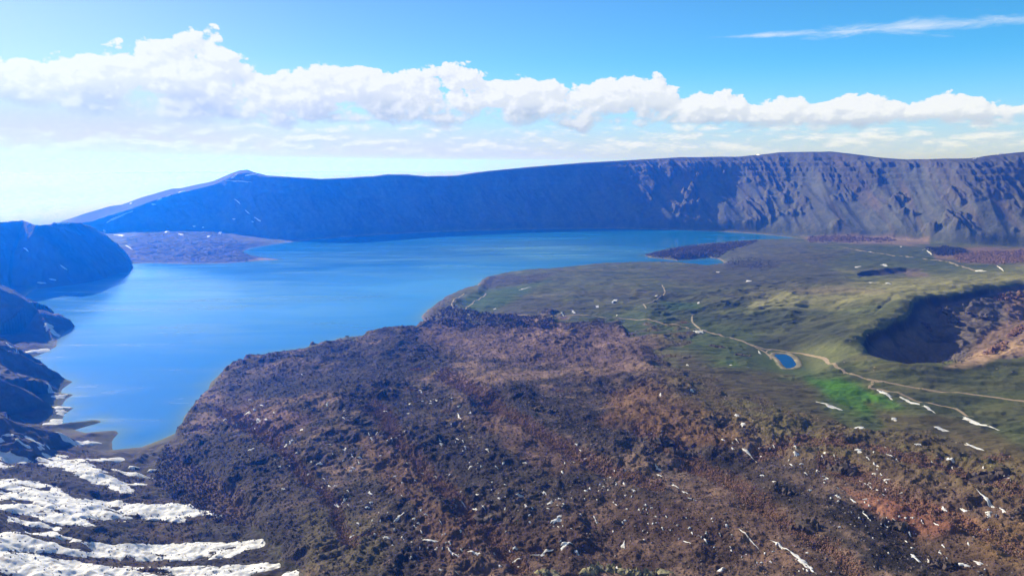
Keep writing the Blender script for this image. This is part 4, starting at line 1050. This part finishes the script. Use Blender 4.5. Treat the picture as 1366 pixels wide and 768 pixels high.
# ------------------------------------------------------------------ crags and boulders
import bmesh
def hull_block(bm, c, size, rng):
    b2 = bmesh.new()
    for _ in range(rng.randint(9, 14)):
        v = Vector((rng.gauss(0, 1), rng.gauss(0, 1), rng.gauss(0, 1))).normalized() * rng.uniform(.75, 1.0)
        b2.verts.new((c[0] + v.x * size[0], c[1] + v.y * size[1], c[2] + v.z * size[2]))
    bmesh.ops.convex_hull(b2, input=b2.verts)
    for v in [v for v in b2.verts if not v.link_faces]: b2.verts.remove(v)
    me = bpy.data.meshes.new('tmp'); b2.to_mesh(me); b2.free(); bm.from_mesh(me); bpy.data.meshes.remove(me)
def crag(name, pxs, size, hgt, mat, label, group=None, cat='rock', n=26, seed=1, spread=1.0):
    """a crag of many broken blocks following a short line of photo points on the ground"""
    rng = random.Random(seed); bm = bmesh.new()
    W3 = [hit(*p) for p in pxs]
    ox, oy = W3[0]; oz = float(height(ox, oy))
    for a_ in range(len(W3) * 2 - 1):                     # a solid core that the loose blocks lean on
        p_ = W3[a_ // 2]; p2_ = W3[min((a_ + 1) // 2, len(W3) - 1)]
        x, y = (p_[0] + p2_[0]) / 2, (p_[1] + p2_[1]) / 2
        hull_block(bm, (x - ox, y - oy, float(height(x, y)) - oz), (size * 1.5, size * 1.5, hgt * .7), rng)
    for k in range(n):
        u_ = rng.random() * (len(W3) - 1); i_ = min(int(u_), len(W3) - 2) if len(W3) > 1 else 0
        if len(W3) > 1:
            f = u_ - i_; x = W3[i_][0] * (1 - f) + W3[i_ + 1][0] * f; y = W3[i_][1] * (1 - f) + W3[i_ + 1][1] * f
        else: x, y = W3[0]
        x += rng.gauss(0, size * .62 * spread); y += rng.gauss(0, size * .62 * spread)
        s_ = size * rng.uniform(.35, 1.0); g_ = float(height(x, y))
        hull_block(bm, (x - ox, y - oy, g_ - oz + hgt * .25 * rng.random()), (s_ * rng.uniform(.5, .9), s_ * rng.uniform(.5, .9), hgt * rng.uniform(.4, 1.0)), rng)
    me = bpy.data.meshes.new(name); bm.to_mesh(me); bm.free(); me.materials.append(mat)
    o = bpy.data.objects.new(name, me); COL.objects.link(o); o.location = (ox, oy, oz)
    return tag(o, label, cat, group)
MAT_RED = simple_mat('red_crag', (.26, .15, .11), .5, .12, .95, 1.2, (.13, .075, .06))
MAT_GREY = simple_mat('grey_crag', (.16, .14, .14), .5, .12, .95, 1.2, (.07, .06, .065))
MAT_DARK = simple_mat('dark_crag', (.115, .085, .070), .5, .12, .95, 1.0, (.042, .036, .034))
MAT_LICH = simple_mat('lichen_crag', (.30, .27, .15), .5, .25, .95, .8, (.09, .085, .075))
CG = 'rock crags in the big crater'
crag('rock_crag', [(1262, 412), (1268, 424), (1272, 434)], 15, 12, MAT_GREY, 'grey broken crag above the deep shadow in the big crater', CG, n=40, seed=3)
crag('rock_crag', [(1330, 400), (1345, 396), (1366, 392)], 14, 10, MAT_RED, 'reddish crag high on the back wall of the big crater at the right edge', CG, n=34, seed=4)
crag('rock_crag', [(1290, 417), (1308, 421), (1322, 426)], 10, 8, MAT_GREY, 'low dark crag line right of the crater shadow', CG, n=22, seed=5)
crag('rock_crag', [(1313, 474), (1322, 468), (1336, 462), (1340, 458)], 11, 12, MAT_RED, 'pink crag on the near right lip of the big crater', CG, n=34, seed=6)
crag('rock_crag', [(1348, 450), (1356, 443), (1368, 437)], 12, 14, MAT_RED, 'tallest pink crag on the lip at the right edge', CG, n=30, seed=7)
crag('rock_crag', [(1236, 432), (1240, 440)], 9, 8, MAT_DARK, 'small dark crag on the shaded side of the big crater', CG, n=18, seed=8)
crag('rock_ledge', [(780, 764), (800, 760), (830, 764), (850, 766), (888, 764)], 7, 9, MAT_LICH, 'pale yellow lichen covered rock ledge at the bottom edge of the view', None, n=70, seed=9)
crag('rock_ledge', [(720, 764), (740, 768)], 6, 6, MAT_LICH, 'small lichen covered rock left of the pale ledge at the bottom', None, n=16, seed=10)
LK = 'dark rock knolls standing out of the lava'
for k, (px, py, sz_, hg, lb) in enumerate([(1118, 628, 14, 14, 'black rock knoll at the upper end of the red gully'), (1306, 640, 15, 12, 'dark rock knoll below the snow streaks at the right edge'), (906, 606, 13, 10, 'black rock knoll in the middle of the lava'), (1070, 700, 9, 10, 'dark rock knoll in the foreground right of centre'),
        (876, 588, 12, 7, 'low dark knoll behind the black knoll in the middle'), (1190, 700, 8, 8, 'dark rock knoll under the red patch at the right'), (640, 690, 8, 8, 'dark rock knoll beside the brown gully'), (1040, 655, 9, 8, 'dark rock knoll left of the red gully'), (1250, 752, 7, 8, 'dark rock knoll at the bottom right'),
        (560, 515, 14, 6, 'dark rock knoll in the left lava near the lake'), (720, 545, 13, 7, 'dark rock knoll in the mid lava'), (470, 560, 12, 7, 'dark rock knoll above the left flecks'), (948, 562, 10, 6, 'dark rock lump on the brown mound'), (992, 575, 11, 6, 'dark rock lump right of the brown mound'),
        (950, 461, 9, 5, 'lone brown rock lump on the meadow above the lava'), (985, 473, 9, 4, 'flat rock lump on the meadow left of the pond')]):
    crag('rock_knoll', [(px, py), (px + 14, py + 2)], sz_, hg, MAT_DARK, lb, LK, n=26, seed=20 + k, spread=1.1)
BG = 'boulders scattered on the grass round the big crater'
MAT_BLD = simple_mat('pale_boulder', (.38, .33, .28), .35, .3, .9, .2)
for k, (px, py, sz_) in enumerate([(1141, 451, 2.2), (1134, 455, 1.8), (1157, 447, 2.4), (1126, 483, 2.6), (1167, 490, 2.2), (1166, 494, 1.8), (1126, 498, 1.6), (1120, 492, 1.4), (1330, 492, 2.0), (1342, 488, 1.6), (1350, 496, 1.8)]):
    crag('boulder', [(px, py)], sz_, sz_, MAT_BLD, 'pale boulder on the grass ' + ('right of' if px > 1300 else 'left of') + ' the big crater', BG + (' right' if px > 1300 else ' left'), 'boulder', n=3, seed=60 + k, spread=.4)

# ------------------------------------------------------------------ brush and loose rock that nobody could count
def attr_mat(name, rough=.95):
    m, b, p, o = new_mat(name)
    at = b.n('ShaderNodeAttribute', attribute_name='albedo')
    g = b.n('ShaderNodeNewGeometry'); n1 = b.noise(g.outputs['Position'], .6, 3, .6)
    v = b.n('ShaderNodeVectorMath', operation='SCALE'); b.l(at.outputs['Color'], v.inputs[0]); b.l(b.m('MULTIPLY_ADD', n1, 1.0, .5), v.inputs['Scale'])
    b.l(v.outputs[0], p.inputs['Base Color']); p.inputs['Roughness'].default_value = rough; p.inputs['Specular IOR Level'].default_value = .1
    return m
MAT_BRUSH = attr_mat('bare_brush'); MAT_BLOCK = attr_mat('lava_block')
OCT = np.array([(1, 0, 0), (-1, 0, 0), (0, 1, 0), (0, -1, 0), (0, 0, 1), (0, 0, -.6)], f32)
OF = np.array([(0, 2, 4), (2, 1, 4), (1, 3, 4), (3, 0, 4), (2, 0, 5), (1, 2, 5), (3, 1, 5), (0, 3, 5)])
def scatter(name, x, y, size, flat, cols, mat, label, jit=.35, sub=2, cat=None):
    n_ = len(x)
    x = np.repeat(x, sub) + RNG.normal(0, 1, n_ * sub) * np.repeat(size, sub) * .5
    y = np.repeat(y, sub) + RNG.normal(0, 1, n_ * sub) * np.repeat(size, sub) * .5
    sz_ = np.repeat(size, sub) * RNG.uniform(.5, 1.0, n_ * sub); cols = np.repeat(cols, sub, 0) * RNG.uniform(.75, 1.25, (n_ * sub, 1))
    z = height(x, y); n_ *= sub
    th = RNG.uniform(0, 6.28, n_)
    V = OCT[None] * (1 + RNG.uniform(-jit, jit, (n_, 6, 1))) + RNG.uniform(-.15, .15, (n_, 6, 3))
    V = V * np.stack([sz_, sz_, sz_ * flat], 1)[:, None]
    c_, s_ = np.cos(th)[:, None], np.sin(th)[:, None]
    vx = V[..., 0] * c_ - V[..., 1] * s_; vy = V[..., 0] * s_ + V[..., 1] * c_
    P = np.stack([vx + x[:, None], vy + y[:, None], V[..., 2] + (z + sz_ * flat * .25)[:, None]], -1).reshape(-1, 3)
    fs = (OF[None] + (np.arange(n_) * 6)[:, None, None]).reshape(-1, 3)
    o = mesh_obj(name, P, fs, mat, smooth=False, attrs={'albedo': np.repeat(cols, 6, 0)})
    return tag(o, label, cat or 'brush', None, 'stuff')
def sample(mask, n_, px=PX, py=PY, area=True):
    """random grid points weighted by a mask and the true area each stands for"""
    w = mask * (R2 ** 2 if area else R2 ** .9)
    w = np.where((px > -60) & (px < 1430) & (py < 800), w, 0).ravel().astype(float); cs = np.cumsum(w); cs /= cs[-1]
    idx = np.searchsorted(cs, RNG.random(n_))
    i_, j_ = idx // NR, idx % NR
    r_ = R[j_] * (1 + (RNG.random(n_) - .5) * .0022 * 1.0); a_ = AZ[i_] + (RNG.random(n_) - .5) * .00096
    return np.sin(a_) * r_, np.cos(a_) * r_, i_, j_
def colmix(n_, a, b2):
    t_ = RNG.random((n_, 1)); return np.asarray(a) * (1 - t_) + np.asarray(b2) * t_
k_lod = .5 if DRAFT else 1.0
x_, y_, i_, j_ = sample(lm * (R2 < 3200) * (.25 + sstep(rid, -.2, .6)) * (sd > 10), int(60000 * k_lod), area=False)
scatter('lava_rubble', x_, y_, RNG.uniform(.8, 2.6, len(x_)) * (R[j_] / 1400) ** .5, .8, np.where(RNG.random((len(x_), 1)) < .16, np.array([[.20, .17, .155]]), C[i_, j_]) * RNG.uniform(.6, 1.35, (len(x_), 1)), MAT_BLOCK, 'dark lava rubble strewn all over the lava field', cat='rubble', sub=1)
x_, y_, i_, j_ = sample(lm * veg * (R2 < 2600) * (sd > 10), int(26000 * k_lod), area=False)
scatter('brush', x_, y_, RNG.uniform(.9, 2.4, len(x_)) * (R[j_] / 1200) ** .5, .8, colmix(len(x_), (.20, .105, .075), (.13, .085, .06)), MAT_BRUSH, 'reddish brown leafless brush in the hollows of the lava', cat='brush', sub=2)
def wood(poly, n_, s0, s1, ca, cb, label, flat=1.0, name='thicket'):
    mk = pmask(poly, 2, 2, wn1, PX, PY) * (Z > 1) * (R2 < 6000)
    x_, y_, i_, j_ = sample(mk, n_)
    scatter(name, x_, y_, RNG.uniform(s0, s1, n_), flat, colmix(n_, ca, cb), MAT_BRUSH, label, sub=1, cat='thicket')
wood([(862, 340), (900, 331), (985, 323), (1010, 321), (970, 334), (958, 343), (930, 343), (900, 345)], 4200, 3.5, 7, (.11, .082, .080), (.06, .052, .054), 'bare dark thicket covering the headland in the lake')
wood([(1078, 316), (1120, 314), (1200, 318), (1190, 322), (1120, 322), (1080, 321)], 1500, 5, 9, (.20, .14, .14), (.10, .075, .09), 'violet pink bare thicket at the foot of the great wall')
wood([(1270, 341), (1310, 336), (1370, 334), (1366, 350), (1310, 351), (1275, 347)], 2200, 4, 7, (.22, .14, .115), (.12, .08, .065), 'pink bare thicket on the far meadow at the right edge')
wood([(1238, 331), (1280, 330), (1292, 335), (1268, 341), (1250, 340)], 700, 4, 8, (.050, .045, .05), (.03, .03, .032), 'dark thicket ringed by a snow bow on the far meadow')
wood([(165, 318), (200, 308), (290, 306), (325, 326), (350, 343), (335, 349), (200, 349)], 9000, 2, 4.2, (.095, .082, .062), (.07, .060, .048), 'brown bare thicket on the foreland across the lake', .6)
wood([(645, 370), (735, 364), (715, 378), (650, 386), (640, 382)], 1300, 1.6, 3.2, (.115, .105, .08), (.08, .075, .06), 'bare thicket on the lake corner of the peninsula', .6)
wood([(565, 425), (600, 408), (640, 418), (740, 424), (740, 434), (600, 436)], 1800, 3, 5.5, (.10, .075, .08), (.055, .045, .05), 'grey violet thicket along the near flank of the peninsula')
wood([(968, 346), (1010, 344), (1040, 351), (1030, 358), (975, 357)], 500, 2, 4.5, (.085, .08, .06), (.06, .056, .046), 'dark scrub beside the small bay')
wood([(220, 590), (330, 660), (345, 700), (300, 700), (240, 670), (200, 640)], 2600, 1.2, 2.6, (.13, .08, .065), (.075, .055, .05), 'reddish brush at the foot of the lava flank')
wood([(-20, 610), (120, 600), (330, 700), (380, 760), (200, 780), (-20, 780)], 4200, .8, 2.0, (.12, .085, .07), (.06, .05, .045), 'low brown brush sticking out between the snowfields')
wood([(1250, 485), (1265, 475), (1300, 468), (1296, 475), (1270, 490)], 160, 1.6, 3.4, (.20, .17, .14), (.12, .10, .09), 'pale bushes on the floor of the big crater')

# ------------------------------------------------------------------ the air
def build_haze():
    zb, zt, e = float(Z.min()) - 3.0, float(max(Z.max(), H)) + 12.0, 61000.0
    v = [(x, y, z) for z in (zb, zt) for y in (-e, e) for x in (-e, e)]
    fcs = [(0, 2, 3, 1), (4, 5, 7, 6), (0, 1, 5, 4), (2, 6, 7, 3), (0, 4, 6, 2), (1, 3, 7, 5)]
    m = bpy.data.materials.new('haze_air'); m.use_nodes = True
    t = m.node_tree; t.nodes.clear(); b = NB(t)
    o = b.n('ShaderNodeOutputMaterial'); p = b.n('ShaderNodeVolumePrincipled')
    p.inputs['Color'].default_value = HAZE_COL
    p.inputs['Density'].default_value = HAZE_DENS
    p.inputs['Anisotropy'].default_value = .70
    p.inputs['Absorption Color'].default_value = (1, 1, 1, 1)
    b.l(p.outputs[0], o.inputs['Volume'])
    ob = mesh_obj('haze', v, fcs, m, smooth=False)
    ob['kind'] = 'stuff'; ob['label'] = 'pale blue air haze filling the whole crater'
    m.cycles.homogeneous_volume = True
HAZE_COL = (.0, .165, 1.0, 1); HAZE_DENS = 1.05e-4
build_haze()
